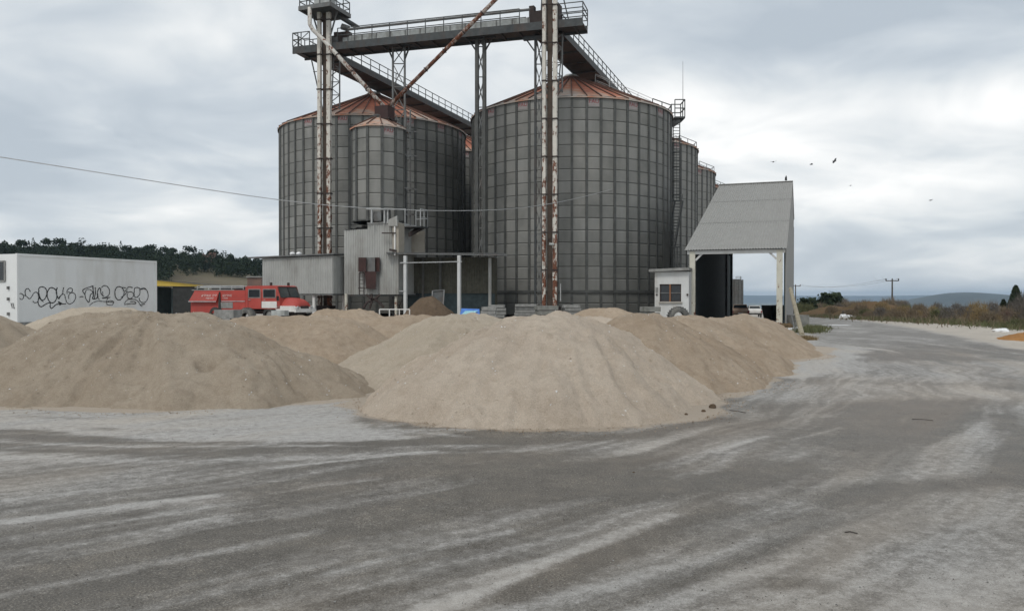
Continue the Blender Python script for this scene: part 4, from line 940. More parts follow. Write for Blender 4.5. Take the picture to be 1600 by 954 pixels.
# ------------------------------------------------------------------ drive-through canopy
CO = V(11.1, 49.5, 0); CW = 5.6; CL = 28.6; RS = 20.3
def C(u_, s_, z): p = CO + E2 * u_ + D2 * s_; return V(p.x, p.y, z)
def roofz(s_): return 4.72 + (11.4 - 4.72) * s_ / RS if s_ <= RS else 11.4 - (s_ - RS) * 0.28
cn = thing('drive_through_canopy', 'tall drive-through canopy with steep grey corrugated roof and open front', 'canopy', (C(CW / 2, 0, 0).x, C(CW / 2, 0, 0).y, -.2))
nb, nrw = 6, 3
for i in range(nb):
    for j in range(nrw):
        s0, s1 = -0.35 + (RS + .35) * j / nrw, -0.35 + (RS + .35) * (j + 1) / nrw + (.12 if j < nrw - 1 else 0)
        u0, u1 = -0.25 + (CW + .45) * i / nb, -0.25 + (CW + .45) * (i + 1) / nb + (.08 if i < nb - 1 else 0)
        n = 13; vs = []
        for k in range(n + 1):
            u_ = u0 + (u1 - u0) * k / n; o_ = (.028 if k % 2 else -.028) + (.006 * (nrw - j) ) * 0
            vs += [C(u_, s0, roofz(max(s0, -1)) + o_ + .02), C(u_, s1, roofz(s1) + o_)]
        MB().add(vs, [(2 * k, 2 * k + 2, 2 * k + 3, 2 * k + 1) for k in range(n)]).build('roof_sheet', 'canopy_sheet', cn)
MB().hexa([C(-.2, RS, 11.3), C(CW + .2, RS, 11.3), C(CW + .2, CL, roofz(CL) - .1), C(-.2, CL, roofz(CL) - .1)], [C(-.2, RS, 11.38), C(CW + .2, RS, 11.38), C(CW + .2, CL, roofz(CL)), C(-.2, CL, roofz(CL))]).build('back_roof', 'canopy_sheet', cn)
MB().beam(C(-.25, RS, 11.44), C(CW + .2, RS, 11.44), .35, .06).build('ridge_cap', 'canopy_sheet', cn)
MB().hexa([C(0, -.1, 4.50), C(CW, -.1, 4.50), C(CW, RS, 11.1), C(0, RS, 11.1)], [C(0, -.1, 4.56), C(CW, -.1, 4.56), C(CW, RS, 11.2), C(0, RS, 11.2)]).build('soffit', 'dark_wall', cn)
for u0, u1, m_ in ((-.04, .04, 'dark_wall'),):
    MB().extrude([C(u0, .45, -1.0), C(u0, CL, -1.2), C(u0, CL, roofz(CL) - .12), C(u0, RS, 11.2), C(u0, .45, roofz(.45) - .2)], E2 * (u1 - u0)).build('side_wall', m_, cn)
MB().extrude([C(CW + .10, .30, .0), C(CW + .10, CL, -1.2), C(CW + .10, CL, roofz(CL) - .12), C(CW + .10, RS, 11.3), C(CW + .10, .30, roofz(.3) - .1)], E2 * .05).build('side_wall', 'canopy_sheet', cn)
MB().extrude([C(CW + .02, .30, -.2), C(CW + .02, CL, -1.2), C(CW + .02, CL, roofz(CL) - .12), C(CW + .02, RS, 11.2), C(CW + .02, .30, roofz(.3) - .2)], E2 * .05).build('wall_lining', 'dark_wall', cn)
for u_ in (.22, CW - .22): MB().box(C(u_, 0, 2.15), (.34, .34, 4.8), AZ).build('front_post', 'post_rust', cn)
for u_ in (.0, CW - .05): MB().box(C(u_ + .02, CL - .2, 3.5), (.4, .4, 9.5), AZ).build('back_post', 'galv_dark', cn)
MB().beam(C(-.1, 0, 4.48), C(CW + .1, 0, 4.48), .3, .22).build('eave_beam', 'hut_white', cn)
mb = MB()
for a, b in ((C(.4, 0, 4.0), C(.8, 0, 4.4)), (C(CW - .4, 0, 4.0), C(CW - .8, 0, 4.4))): mb.beam(a, b, .12)
mb.build('knee_brace', 'hut_white', cn)
mb = MB(); mb.beam(C(.1, 26, 5.6), C(1.9, 26, 7.0), .16); mb.build('inner_brace', 'galv_dark', cn)
MB().box(C(.12, 23.5, 4.2), (.16, .2, 11.0), AZ).build('inner_post', 'mid_steel', cn)
# ------------------------------------------------------------------ weigh hut
HF = V(XY(1023, 48.9), 48.9, 0); HW = 2.08
ht = thing('weigh_hut', 'small white flat-roofed hut with a brown window beside the canopy', 'hut', (HF + E2 * HW / 2 + D2 * 1)[:])
def Hh(u_, s_, z): p = HF + E2 * u_ + D2 * s_; return V(p.x, p.y, z)
WU0, WU1, WZ0, WZ1 = .30, 1.62, 1.42, 2.50
mb = MB()
for (u0, u1, z0, z1) in ((0, HW, 0, WZ0), (0, HW, WZ1, 3.26), (0, WU0, WZ0, WZ1), (WU1, HW, WZ0, WZ1)):
    mb.hexa([Hh(u0, 0, z0), Hh(u1, 0, z0), Hh(u1, .18, z0), Hh(u0, .18, z0)], [Hh(u0, 0, z1), Hh(u1, 0, z1), Hh(u1, .18, z1), Hh(u0, .18, z1)])
mb.hexa([Hh(0, .18, 0), Hh(.15, .18, 0), Hh(.15, 2.6, 0), Hh(0, 2.6, 0)], [Hh(0, .18, 3.26), Hh(.15, .18, 3.26), Hh(.15, 2.6, 3.26), Hh(0, 2.6, 3.26)])
mb.hexa([Hh(HW - .15, .18, 0), Hh(HW, .18, 0), Hh(HW, 2.6, 0), Hh(HW - .15, 2.6, 0)], [Hh(HW - .15, .18, 3.26), Hh(HW, .18, 3.26), Hh(HW, 2.6, 3.26), Hh(HW - .15, 2.6, 3.26)])
mb.hexa([Hh(0, 2.6, 0), Hh(HW, 2.6, 0), Hh(HW, 2.75, 0), Hh(0, 2.75, 0)], [Hh(0, 2.6, 3.26), Hh(HW, 2.6, 3.26), Hh(HW, 2.75, 3.26), Hh(0, 2.75, 3.26)])
mb.build('wall', 'hut_white', ht)
MB().hexa([Hh(-.32, -.3, 3.265), Hh(HW + .05, -.3, 3.33), Hh(HW + .05, 2.9, 3.33), Hh(-.32, 2.9, 3.265)], [Hh(-.32, -.3, 3.42), Hh(HW + .05, -.3, 3.50), Hh(HW + .05, 2.9, 3.50), Hh(-.32, 2.9, 3.42)]).build('roof', 'slab_grey', ht)
wn_ = thing_dummy = MB(); um = (WU0 + WU1) / 2
for (u0, u1, z0, z1) in ((WU0, WU0 + .07, WZ0, WZ1), (WU1 - .07, WU1, WZ0, WZ1), (WU0, WU1, WZ1 - .07, WZ1), (WU0, WU1, WZ0, WZ0 + .06)):
    wn_.hexa([Hh(u0, .06, z0), Hh(u1, .06, z0), Hh(u1, .13, z0), Hh(u0, .13, z0)], [Hh(u0, .06, z1), Hh(u1, .06, z1), Hh(u1, .13, z1), Hh(u0, .13, z1)])
wf_ = wn_.build('window_frame', 'rust_dark', ht)
MB().beam(Hh(um - .02, .05, WZ0), Hh(um - .02, .05, WZ1), .09).build('mullion', 'orange_frame', wf_); MB().beam(Hh(WU0, .05, 1.96), Hh(WU1, .05, 1.96), .05).build('glazing_bar', 'mid_steel', wf_)
for u0, u1 in ((WU0, um), (um, WU1)):
    for z0, z1 in ((WZ0, 1.96), (1.96, WZ1)): MB().box(Hh((u0 + u1) / 2, .12, (z0 + z1) / 2), (u1 - u0, .015, z1 - z0), AZ).build('pane', 'glass', wf_)
MB().box(Hh(.13, -.04, 2.15), (.14, .08, .30), AZ).build('meter_box', 'slab_grey', ht); MB().box(Hh(.13, -.03, 1.85), (.10, .06, .09), AZ).build('switch', 'rust_dark', ht)
MB().box(Hh(2.0, -.05, 1.85), (.09, .1, .12), AZ).build('lamp', 'rust_dark', ht)
MB().box(Hh(.98, -.06, 1.37), (1.42, .12, .06), AZ).build('sill', 'panel_tan', ht)
# ------------------------------------------------------------------ white trailer body with graffiti
T0 = V(-26.5, 42.3, 0); TL, TW, TZ0, TZ1 = 9.56, 2.5, .22, 4.02
def T(u_, s_, z): p = T0 - E2 * u_ + D2 * s_; return V(p.x, p.y, z)
tr = thing('trailer_body', 'white box trailer body sprayed with black graffiti', 'trailer', T(TW / 2, TL / 2, 0))
MB().hexa([T(TW, 0, TZ0), T(0, 0, TZ0), T(0, TL, TZ0), T(TW, TL, TZ0)], [T(TW, 0, TZ1), T(0, 0, TZ1), T(0, TL, TZ1), T(TW, TL, TZ1)]).build('box', 'trailer_white', tr)
for s_ in (0, TL): MB().box(T(0, s_, (TZ0 + TZ1) / 2), (.12, .14, TZ1 - TZ0 + .04), AZ).build('corner_post', 'trailer_white', tr)
MB().beam(T(-.02, 0, TZ1 - .04), T(-.02, TL, TZ1 - .04), .06, .12).build('top_rail', 'trailer_white', tr); MB().beam(T(-.03, 0, TZ0 + .06), T(-.03, TL, TZ0 + .06), .06, .14).build('bottom_rail', 'slab_grey', tr)
w_ = MB().box(T(1.55, -.01, 3.1), (1.25, .06, 1.0), AZ).build('window', 'glass', tr); mb = MB()
for du, dz, sx, sz in ((-.65, 0, .08, 1.1), (.65, 0, .08, 1.1), (0, .53, 1.3, .08), (0, -.53, 1.3, .08)): mb.box(T(1.55 + du, -.04, 3.1 + dz), (sx, .06, sz), AZ)
mb.build('window_frame', 'slab_grey', w_)
for zz_ in (.8, 1.6, 2.2): MB().box(T(.65, -.05, zz_), (.12, .08, .16), AZ).build('hinge', 'mid_steel', tr)
for s_ in (.6, TL - .6):
    for u_ in (.3, TW - .3): MB().box(T(u_, s_, .10), (.4, .5, .22), AZ).build('support_block', 'concrete', tr)
gA = lambda pts: [(20 + x / 14.545, 435 + y / 14.545) for x, y in pts]
gB = lambda pts: [(120 + x / 13.333, 435 + y / 13.333) for x, y in pts]
strokes = [
 (gA([(250, 380), (180, 335), (140, 380), (160, 450), (210, 475), (245, 430), (250, 385), (310, 400), (380, 460), (430, 410), (480, 330), (540, 310), (580, 370), (590, 450), (560, 530), (500, 550), (455, 510)]), 1),
 (gA([(290, 380), (280, 290), (310, 235), (360, 235), (400, 300)]), 1.2),
 (gA([(600, 300), (590, 230), (640, 190), (720, 200), (770, 270), (770, 370), (730, 460), (670, 490), (620, 430), (595, 330)]), 1.3),
 (gA([(595, 270), (580, 350), (600, 430), (650, 490), (700, 530)]), 1.2),
 (gA([(590, 440), (575, 540), (600, 610), (650, 640), (720, 600), (790, 560), (850, 550)]), 1.4),
 (gA([(830, 230), (790, 300), (785, 400), (820, 500), (880, 550), (950, 530), (1000, 440), (1000, 320), (960, 240), (880, 205), (820, 230)]), 1.4),
 (gA([(1015, 200), (990, 280), (1005, 380), (1040, 450), (1090, 390)]), 1.6), (gA([(1160, 200), (1140, 270), (1130, 350), (1060, 420), (1050, 470)]), 1.1),
 (gA([(860, 550), (850, 640), (880, 675), (930, 640), (980, 595), (1060, 575), (1210, 575)]), 1.3), (gA([(1030, 535), (1100, 565), (1060, 605)]), 1.6), (gA([(1030, 530), (1120, 570)]), 2.0),
 (gA([(1070, 410), (1130, 355), (1180, 370), (1200, 450), (1230, 540), (1300, 575), (1380, 530), (1430, 440), (1420, 360), (1360, 320), (1300, 340), (1270, 400), (1275, 460)]), 1),
 (gA([(1235, 350), (1240, 270), (1290, 220), (1350, 230), (1355, 280), (1320, 320), (1260, 300)]), 1.1),
 (gB([(60, 390), (100, 375), (140, 380)]), 1.2), (gB([(345, 150), (130, 235), (170, 330), (190, 420), (255, 495), (275, 400), (290, 330), (330, 310)]), 1.2),
 (gB([(175, 320), (200, 240), (260, 225), (320, 260), (345, 330)]), .9), (gB([(335, 150), (345, 260), (350, 350), (330, 410), (370, 430)]), 1.5),
 (gB([(385, 180), (390, 300), (370, 420), (430, 390), (430, 300), (455, 215), (495, 205), (505, 300), (540, 355), (570, 360)]), 1.3), (gB([(440, 310), (450, 420), (480, 430)]), .9),
 (gB([(515, 190), (560, 150), (630, 160), (680, 230), (680, 310), (640, 370), (530, 410), (700, 390)]), 1.1), (gB([(540, 270), (545, 340)]), .9),
 (gB([(265, 560), (340, 500), (440, 470), (560, 475), (690, 490), (760, 495), (750, 540), (690, 555), (630, 530), (620, 470), (650, 410)]), .9), (gB([(640, 480), (700, 460), (770, 480), (755, 530)]), 1),
 (gB([(960, 200), (900, 170), (840, 180), (800, 250), (800, 350), (830, 420), (880, 445), (930, 420), (980, 340), (985, 260), (950, 190), (1020, 195)]), 1.4), (gB([(920, 390), (990, 350), (1030, 300), (1010, 230)]), 1.0),
 (gB([(1170, 190), (1100, 175), (1050, 200), (1050, 280), (1060, 290), (1130, 275), (1180, 310), (1180, 370), (1110, 420), (1055, 380), (1055, 310)]), 1.1),
 (gB([(1320, 210), (1270, 185), (1210, 200), (1200, 280), (1200, 350), (1230, 395), (1290, 360), (1320, 290), (1310, 200)]), 1.2),
 (gB([(1330, 220), (1390, 200), (1450, 230), (1485, 310), (1485, 400), (1440, 480), (1380, 500), (1320, 470), (1300, 400)]), 1.2), (gB([(1320, 225), (1400, 205), (1440, 225)]), 2.0),
 (gB([(1000, 540), (1010, 490), (1070, 435), (1150, 430), (1230, 440), (1290, 490), (1330, 560), (1370, 580)]), 1.0), (gB([(1000, 540), (1100, 525), (1230, 520), (1200, 480), (1110, 480)]), 1.1), (gB([(1330, 545), (1420, 530)]), 1.4),
 ([(17, 473), (19, 481)], 1.2), ([(20, 473), (22, 482)], 1.2)]
def side_pt(px, py, off):
    r_ = ray(px, py); o_ = V(0, 0, CAMZ)
    if px > 26: n_ = E2; p0 = T0 + E2 * (off + .0)
    else: n_ = -D2; p0 = T0 - D2 * off
    tt = (p0 - o_).dot(n_) / r_.dot(n_); return o_ + r_ * tt
mb = MB()
for k, (pts, wd) in enumerate(strokes):
    pts = smooth([(x, y, 0) for x, y in pts], 5); n_ = E2 if pts[0].x > 26 else -D2
    q3 = [side_pt(p.x, p.y, .012 + .0006 * k) for p in pts]; hw = .020 * wd
    vs = []
    for i, p in enumerate(q3):
        d_ = (q3[min(i + 1, len(q3) - 1)] - q3[max(i - 1, 0)]).normalized(); s_ = n_.cross(d_).normalized() * hw * (.8 + .4 * math.sin(i * .7 + k) ** 2); vs += [p + s_, p - s_]
    mb.add(vs, [(2 * i, 2 * i + 2, 2 * i + 3, 2 * i + 1) for i in range(len(q3) - 1)])
mb.build('graffiti', 'spray_black', tr, label='black looping graffiti tags')
# ------------------------------------------------------------------ yellow-fronted store
ys = thing('low_store', 'low dark store with a yellow fascia between trailer and fire truck', 'store', (XY(285, 60), 60, 0))
a, b = P(236, 438, 58), P(332, 446, 59.5)
MB().hexa([P(236, 446.5, 58), P(318, 447.5, 59.5), P(318, 447.5, 59.7), P(236, 446.5, 58.2)], [P(236, 437, 58), P(318, 445.5, 59.5), P(318, 445.5, 59.7), P(236, 437, 58.2)]).build('fascia', 'yellow', ys)
MB().hexa([P(236, 437, 58), P(345, 446.2, 59.8), P(345, 446.2, 65), P(236, 437, 65)], [P(236, 435.8, 57.9), P(345, 445, 59.8), P(345, 445, 65), P(236, 435.8, 65)]).build('roof', 'slab_grey', ys)
MB().hexa([P(270, 492, 58.7), P(304, 492, 59.3), P(304, 492, 59.5), P(270, 492, 58.9)], [P(270, 446.8, 58.7), P(304, 447, 59.3), P(304, 447, 59.5), P(270, 446.8, 58.9)]).build('metal_wall', 'galv_dark', ys)
MB().box((XY(262, 63), 63, 1.2), (6, .2, 2.4), -.1).build('back_wall', 'dark_wall', ys)
MB().box((XY(244, 60), 60, 1.2), (.2, 4, 2.5), -.1).build('side_wall', 'dark_wall', ys)
# ------------------------------------------------------------------ fire truck
FT = V(-15.3, 52.0, 0) - E2 * 7.45
ft = thing('fire_truck', 'old red crew-cab fire truck with white door panel and bumper', 'truck', FT, AZ)
W = 2.2
def L3(f, n, mat, **k): return f.build(n, mat, ft, local=True, **k)
def prism(poly, y0, y1): return MB().extrude([(x, y0, z) for x, z in poly], (0, y1 - y0, 0))
L3(prism([(.0, .62), (4.62, .62), (4.62, 2.16), (.34, 2.16), (.02, 1.45)], .06, W - .06), 'tank_body', 'red_paint')
L3(MB().box((4.64, W / 2, 1.5), (.05, W - .2, 1.5)), 'cab_gap', 'rust_dark')
mb = MB(); mb.hexa([(.0, -.16, 1.38), (2.36, -.16, 1.38), (2.36, -.12, 1.38), (.0, -.12, 1.38)], [(.36, .02, 2.08), (2.48, .02, 2.08), (2.48, .06, 2.08), (.36, .06, 2.08)]); fl = L3(mb, 'side_flap', 'red_paint')
MB().beam((0, -.15, 1.40), (2.36, -.15, 1.40), .06, .06).build('flap_edge', 'alu', fl, local=True)
L3(MB().hexa([(2.40, -.01, .70), (2.66, -.01, .70), (2.66, .05, .70), (2.40, .05, .70)], [(2.50, -.01, 2.05), (2.56, -.01, 2.05), (2.56, .05, 2.05), (2.50, .05, 2.05)]), 'locker_gap', 'galv_dark')
L3(MB().box((3.62, .045, 1.42), (1.95, .04, .05)), 'belt_strip', 'alu'); L3(MB().box((1.9, W / 2, 2.19), (3.6, W - .1, .07)), 'roof_edge', 'slab_grey')
L3(MB().box((3.0, .05, 1.15), (1.2, .06, .40)), 'locker_panel', 'slab_grey')
mb = MB(); mb.railing([(.5, .15, 2.2), (4.4, .15, 2.2)], .27, 1.0, .022, 1); mb.railing([(.5, W - .15, 2.2), (4.4, W - .15, 2.2)], .27, 1.0, .022, 1); L3(mb, 'roof_rail', 'alu')
mb = MB()
for yy in (.55, .95): mb.beam((.4, yy, 2.42), (4.8, yy, 2.44), .06)
for k in range(12): mb.beam((.5 + k * .36, .55, 2.42), (.5 + k * .36, .95, 2.42), .04)
L3(mb, 'ladder', 'alu'); L3(MB().tube([(.6, 1.5, 2.36), (4.2, 1.5, 2.36)], .12, 8), 'suction_hose', 'rubber')
cabp = [(4.68, .92), (4.68, 2.36), (4.82, 2.45), (7.05, 2.47), (7.22, 2.40), (7.47, 1.68), (7.47, .92)]
L3(prism(cabp, 0, W), 'cab', 'red_paint')
mb = MB(); mb.add([(7.235, .16, 2.36), (7.235, W - .16, 2.36), (7.478, W - .10, 1.70), (7.478, .10, 1.70)], [(0, 3, 2, 1)]); L3(mb, 'windscreen', 'screen')
mb = MB()
for (p_, q_) in (((7.25, .12, 2.38), (7.25, W - .12, 2.38)), ((7.49, .06, 1.68), (7.49, W - .06, 1.68)), ((7.25, .12, 2.38), (7.49, .06, 1.68)), ((7.25, W - .12, 2.38), (7.49, W - .06, 1.68)), ((7.25, W / 2, 2.38), (7.49, W / 2, 1.68))): mb.beam(p_, q_, .05)
L3(mb, 'windscreen_seal', 'rubber')
for x0, x1 in ((4.98, 5.86), (6.16, 7.08)):
    f = L3(MB().box(((x0 + x1) / 2, -.005, 1.945), (x1 - x0 + .10, .03, .60)), 'window_frame', 'slab_grey'); MB().box(((x0 + x1) / 2, -.02, 1.945), (x1 - x0, .02, .50)).build('pane', 'glass', f, local=True)
for x in (4.90, 5.98, 7.30): L3(MB().box((x, -.004, 1.5), (.02, .014, 1.1)), 'door_seam', 'rust_dark')
for x in (5.05, 6.25): L3(MB().box((x, -.03, 1.52), (.16, .05, .03)), 'door_handle', 'alu')
L3(MB().box((6.62, -.012, 1.20), (1.2, .03, .44)), 'white_door_panel', 'white_paint')
# bonnet
secs = [(7.46, 1.68, 1.0), (7.9, 1.64, .98), (8.25, 1.56, .93), (8.50, 1.42, .82), (8.58, 1.20, .72)]; vs = []
for x, zt, sc in secs:
    for k in range(9):
        t_ = -1 + k / 4; yy = W / 2 + t_ * (W / 2 - .06) * sc; vs.append((x, yy, 1.08 + (zt - 1.08) * (1 - abs(t_) ** 4)))
L3(MB().add(vs, [(i * 9 + k, i * 9 + k + 1, (i + 1) * 9 + k + 1, (i + 1) * 9 + k) for i in range(4) for k in range(8)] + [tuple(4 * 9 + k for k in range(9))]), 'bonnet', 'red_paint', smooth=True)
L3(prism([(7.2, .74), (7.2, 1.12), (8.45, 1.12), (8.62, 1.0), (8.62, .74)], .0, W), 'front_apron', 'white_paint')
L3(MB().box((8.68, W / 2, .80), (.12, W + .1, .2)), 'bumper', 'white_paint')
for yy in (.35, W - .35): L3(MB().tube([(8.60, yy, 1.0), (8.66, yy, 1.0)], .11, 12), 'headlight', 'alu')
L3(MB().box((8.62, W / 2, 1.03), (.02, .9, .18)), 'grille', 'rust_dark')
for x in (6.45, 6.95): L3(MB().tube([(x, .4 if x < 6.8 else 1.6, 2.46), (x, .4 if x < 6.8 else 1.6, 2.68)], .09, 9), 'beacon', 'rust_dark')
L3(MB().box((7.42, -.18, 1.62), (.05, .2, .3)), 'mirror', 'rubber')
def wheel(cx_, y0, wd, r_, parent, tn='wheel'):
    mb = MB(); n = 22; prof = [(r_ * .58, 0), (r_ * .9, 0), (r_, wd * .18), (r_, wd * .82), (r_ * .9, wd), (r_ * .58, wd)]
    mb.lathe((0, 0, 0), prof, n); mb.v = [(cx_ + x, y0 + z, r_ + y) for x, y, z in mb.v]; o_ = mb.build('wheel', 'rubber', parent, local=True, smooth=True)
    m2 = MB().lathe((0, 0, 0), [(.01, wd * .3), (r_ * .3, wd * .25), (r_ * .58, wd * .45)], 18); m2.v = [(cx_ + x, y0 + z, r_ + y) for x, y, z in m2.v]; m2.build('rim', 'slab_grey', o_, local=True)
for x in (2.1, 6.55):
    wheel(x, .02, .28, .52, ft); wheel(x, W - .30, .28, .52, ft)
L3(MB().box((4.3, W / 2, .68), (8.2, .9, .22)), 'chassis', 'rust_dark')
for txt, sz, x, z_ in (('ΔΥΡΜΟΣ  ΠΥΡ', .19, 1.72, 1.80), ('ΜΙΚΑΜΟ', .16, 1.80, 1.62), ('ΚΟΥΡΗΣ', .19, 3.15, 1.80), ('ΓΛΑΝ', .16, 2.98, 1.62)):
    o_ = bpy.data.objects.new('lettering', text_mesh(txt, sz, 'letter_white')); COL.objects.link(o_); o_.parent = ft
    off = -.02 if x > 2.5 else -.16 + (z_ - 1.38) / .70 * .18 - .03
    o_.location = (x, off if x < 2.5 else .03, z_); o_.rotation_euler = (R(90) - (math.atan2(.18, .70) if x < 2.5 else 0), 0, 0)
# ------------------------------------------------------------------ small things in the yard
def sheets(label, px0, px1, ytop, Y, depth, n, mat='slab_grey', tilt=0.0, cat='sheet stack', name='sheet_stack', zb=0.0):
    c = P((px0 + px1) / 2, ytop, Y); wd = (px1 - px0) / F * Y; s = thing(name, label, cat, (c.x, Y + depth / 2, zb))
    for k in range(n):
        z = zb + (c.z - zb) * (k + .5) / n; hh_ = (c.z - zb) / n
        MB().box((c.x + random.uniform(-.06, .06), Y + depth / 2 + random.uniform(-.06, .06), z), (wd * random.uniform(.93, 1.0), depth, hh_ * .82), tilt + random.uniform(-.04, .04)).build('sheet', mat, s)
    return s
sheets('stack of grey sheets next to the blue printed board', 752, 776, 479, 46.5, 1.4, 5)
sheets('low stack of grey sheets between the shed post and the silo', 764, 790, 475.8, 49.0, 1.3, 6)
sheets('wide flat stack of thin slabs before the rusty elevator legs', 804, 838, 474.8, 50.0, 1.2, 7)
sheets('jumbled pale slabs at the foot of the rusty elevator', 838, 872, 477, 48.0, 1.2, 4, 'concrete', .2)
sheets('flat pale slab stack on the silo side of the small tan heap', 881, 908, 475.8, 49.0, 1.2, 6)
sheets('pile of dusty grey slabs in front of the white hut', 1004, 1030, 478.5, 41.5, 1.0, 4, 'concrete', .1)
sheets('grey bent metal panels lying before the fire truck', 336, 370, 482.5, 41.0, .9, 2, 'slab_grey', -.15)
sheets('pale junk panel before the fire truck bumper', 424, 446, 484.0, 42.0, .6, 3, 'casing', -.1)
def big_tyre(label, px, ytop, Y, rz, group=None):
    top = P(px, ytop, Y).z; r_ = top / 2; wd = .38; s = thing('tyre', label, 'tyre', (XY(px, Y), Y, 0), rz, group)
    mb = MB().lathe((0, 0, 0), [(r_ * .52, .04), (r_ * .72, 0), (r_ * .92, .02), (r_, wd * .25), (r_, wd * .75), (r_ * .92, wd), (r_ * .72, wd), (r_ * .52, wd - .04)], 26)
    mb.v = [(x, z, r_ + y) for x, y, z in mb.v]; mb.build('casing', 'tyre_dusty', s, local=True, smooth=True)
    m2 = MB()
    for k in range(26):
        a = k * 2 * math.pi / 26; m2.box((r_ * math.cos(a), wd / 2, r_ + r_ * math.sin(a)), (.05, wd * .9, .05), 0)
    m2.build('tread', 'tyre_dusty', s, local=True); return s
big_tyre('big dusty tyre standing before the white hut', 1062, 479, 42.0, .15)
big_tyre('grey tyre propped before the fire truck rear door', 382, 481, 43.0, -.5)
bb = thing('blue_board', 'blue and pale printed board leaning in front of the open shed', 'board', (XY(734, 43), 43, 0))
MB().hexa([P(717, 497, 43.0), P(750, 497, 43.0), P(750, 497, 43.06), P(717, 497, 43.06)], [P(721, 481.5, 43.35), P(749, 482.5, 43.35), P(749, 482.5, 43.41), P(721, 481.5, 43.41)]).build('board', 'blue_print', bb)
MB().hexa([P(718, 494, 43.02), P(732, 494, 43.02), P(732, 494, 43.03), P(718, 494, 43.03)], [P(727, 485.5, 43.2), P(747, 485.2, 43.2), P(747, 485.2, 43.22), P(727, 485.5, 43.22)]).build('pale_print', 'cyan_print', bb)
for x in (717, 750): MB().beam(P(x, 497, 43.1), V(XY(x, 43.2), 43.2, 0), .06).build('leg', 'rust_dark', bb)
mb = MB(); a, b = P(593, 483, 47), P(640, 483, 47)
mb.beam(a, b, .06); 
for t_ in (0, .33, .66, 1): p = a.lerp(b, t_); mb.beam(p, V(p.x, p.y, 0), .05)
tag(mb.build('pipe_barrier', 'white_paint'), 'low white pipe barrier in front of the machine house', 'barrier')
# foot of the canopy: leaning pole, block, frame, litter
xa, ya = G(1253, 523); tag(MB().tube([(xa, ya, 0), P(1244, 486, (ya + 45) / 2), P(1235, 451, 45.5)], [.12, .11, .10], 9).build('leaning_pole', 'wood'), 'thick wooden pole leaning against the canopy wall', 'pole')
x, y = G(1250, 508); tag(MB().box((x + .1, y + .6, .30), (1.0, .8, .62), .3).build('concrete_block', 'concrete'), 'dark weathered concrete block beside the leaning pole', 'block')
mb = MB(); a, b = P(1237, 494, 41), P(1243, 519, 38.5); mb.beam(a, b, .05); mb.beam(a + V(.25, .1, 0), b + V(.25, .1, 0), .05); mb.beam(a, a + V(.25, .1, 0), .05); mb.beam(b, V(b.x, b.y, 0), .05)
for t_ in (.3, .6): mb.beam(a.lerp(b, t_), a.lerp(b, t_) + V(.25, .1, 0), .04)
tag(mb.build('short_ladder', 'mid_steel'), 'short grey metal ladder propped behind the leaning pole', 'ladder')
for k, (px, py, sx, sy, hh_, m_, lb, ct) in enumerate([(1245, 515, 1.1, .5, .12, 'plastic_white', 'crumpled white plastic sheeting at the foot of the canopy post', 'sheeting'), (1256, 537, .5, .35, .05, 'plastic_white', 'scrap of white plastic at the edge of the last tan heap', 'litter'),
        (1228, 511, .8, .5, .22, 'soil_rust', 'rust-brown rubble at the base of the canopy post', 'rubble'),
        (1323, 494.5, 2.0, .9, .45, 'plastic_white', 'white rubbish bag beside the road bend', 'litter'), (1300, 508, 2.4, .5, .03, 'plastic_white', 'flat white scrap on the verge past the concrete block', 'litter'), (1564, 518, .9, .5, .16, 'plastic_white', 'white foam scraps below the roadside scrub', 'litter')]):
    zg = -.0165 * max(0, 1) ; x, y = G(px, py, float(zground(*G(px, py)))); zg = float(zground(x, y)); mb = MB(); n = 10; vs = []
    mb.lathe((0, 0, 0), [(1, 0), (.95, .5), (.6, .9), (.25, 1.0), (.01, .85)], n); mb.v = [(x + a * sx / 2 * random.uniform(.75, 1.2), y + b * sy / 2 * random.uniform(.75, 1.2), zg + c * hh_ * random.uniform(.6, 1.2) if c > 0 else zg) for a, b, c in mb.v]
    tag(mb.build('litter' if ct == 'litter' else ct, m_), lb, ct)
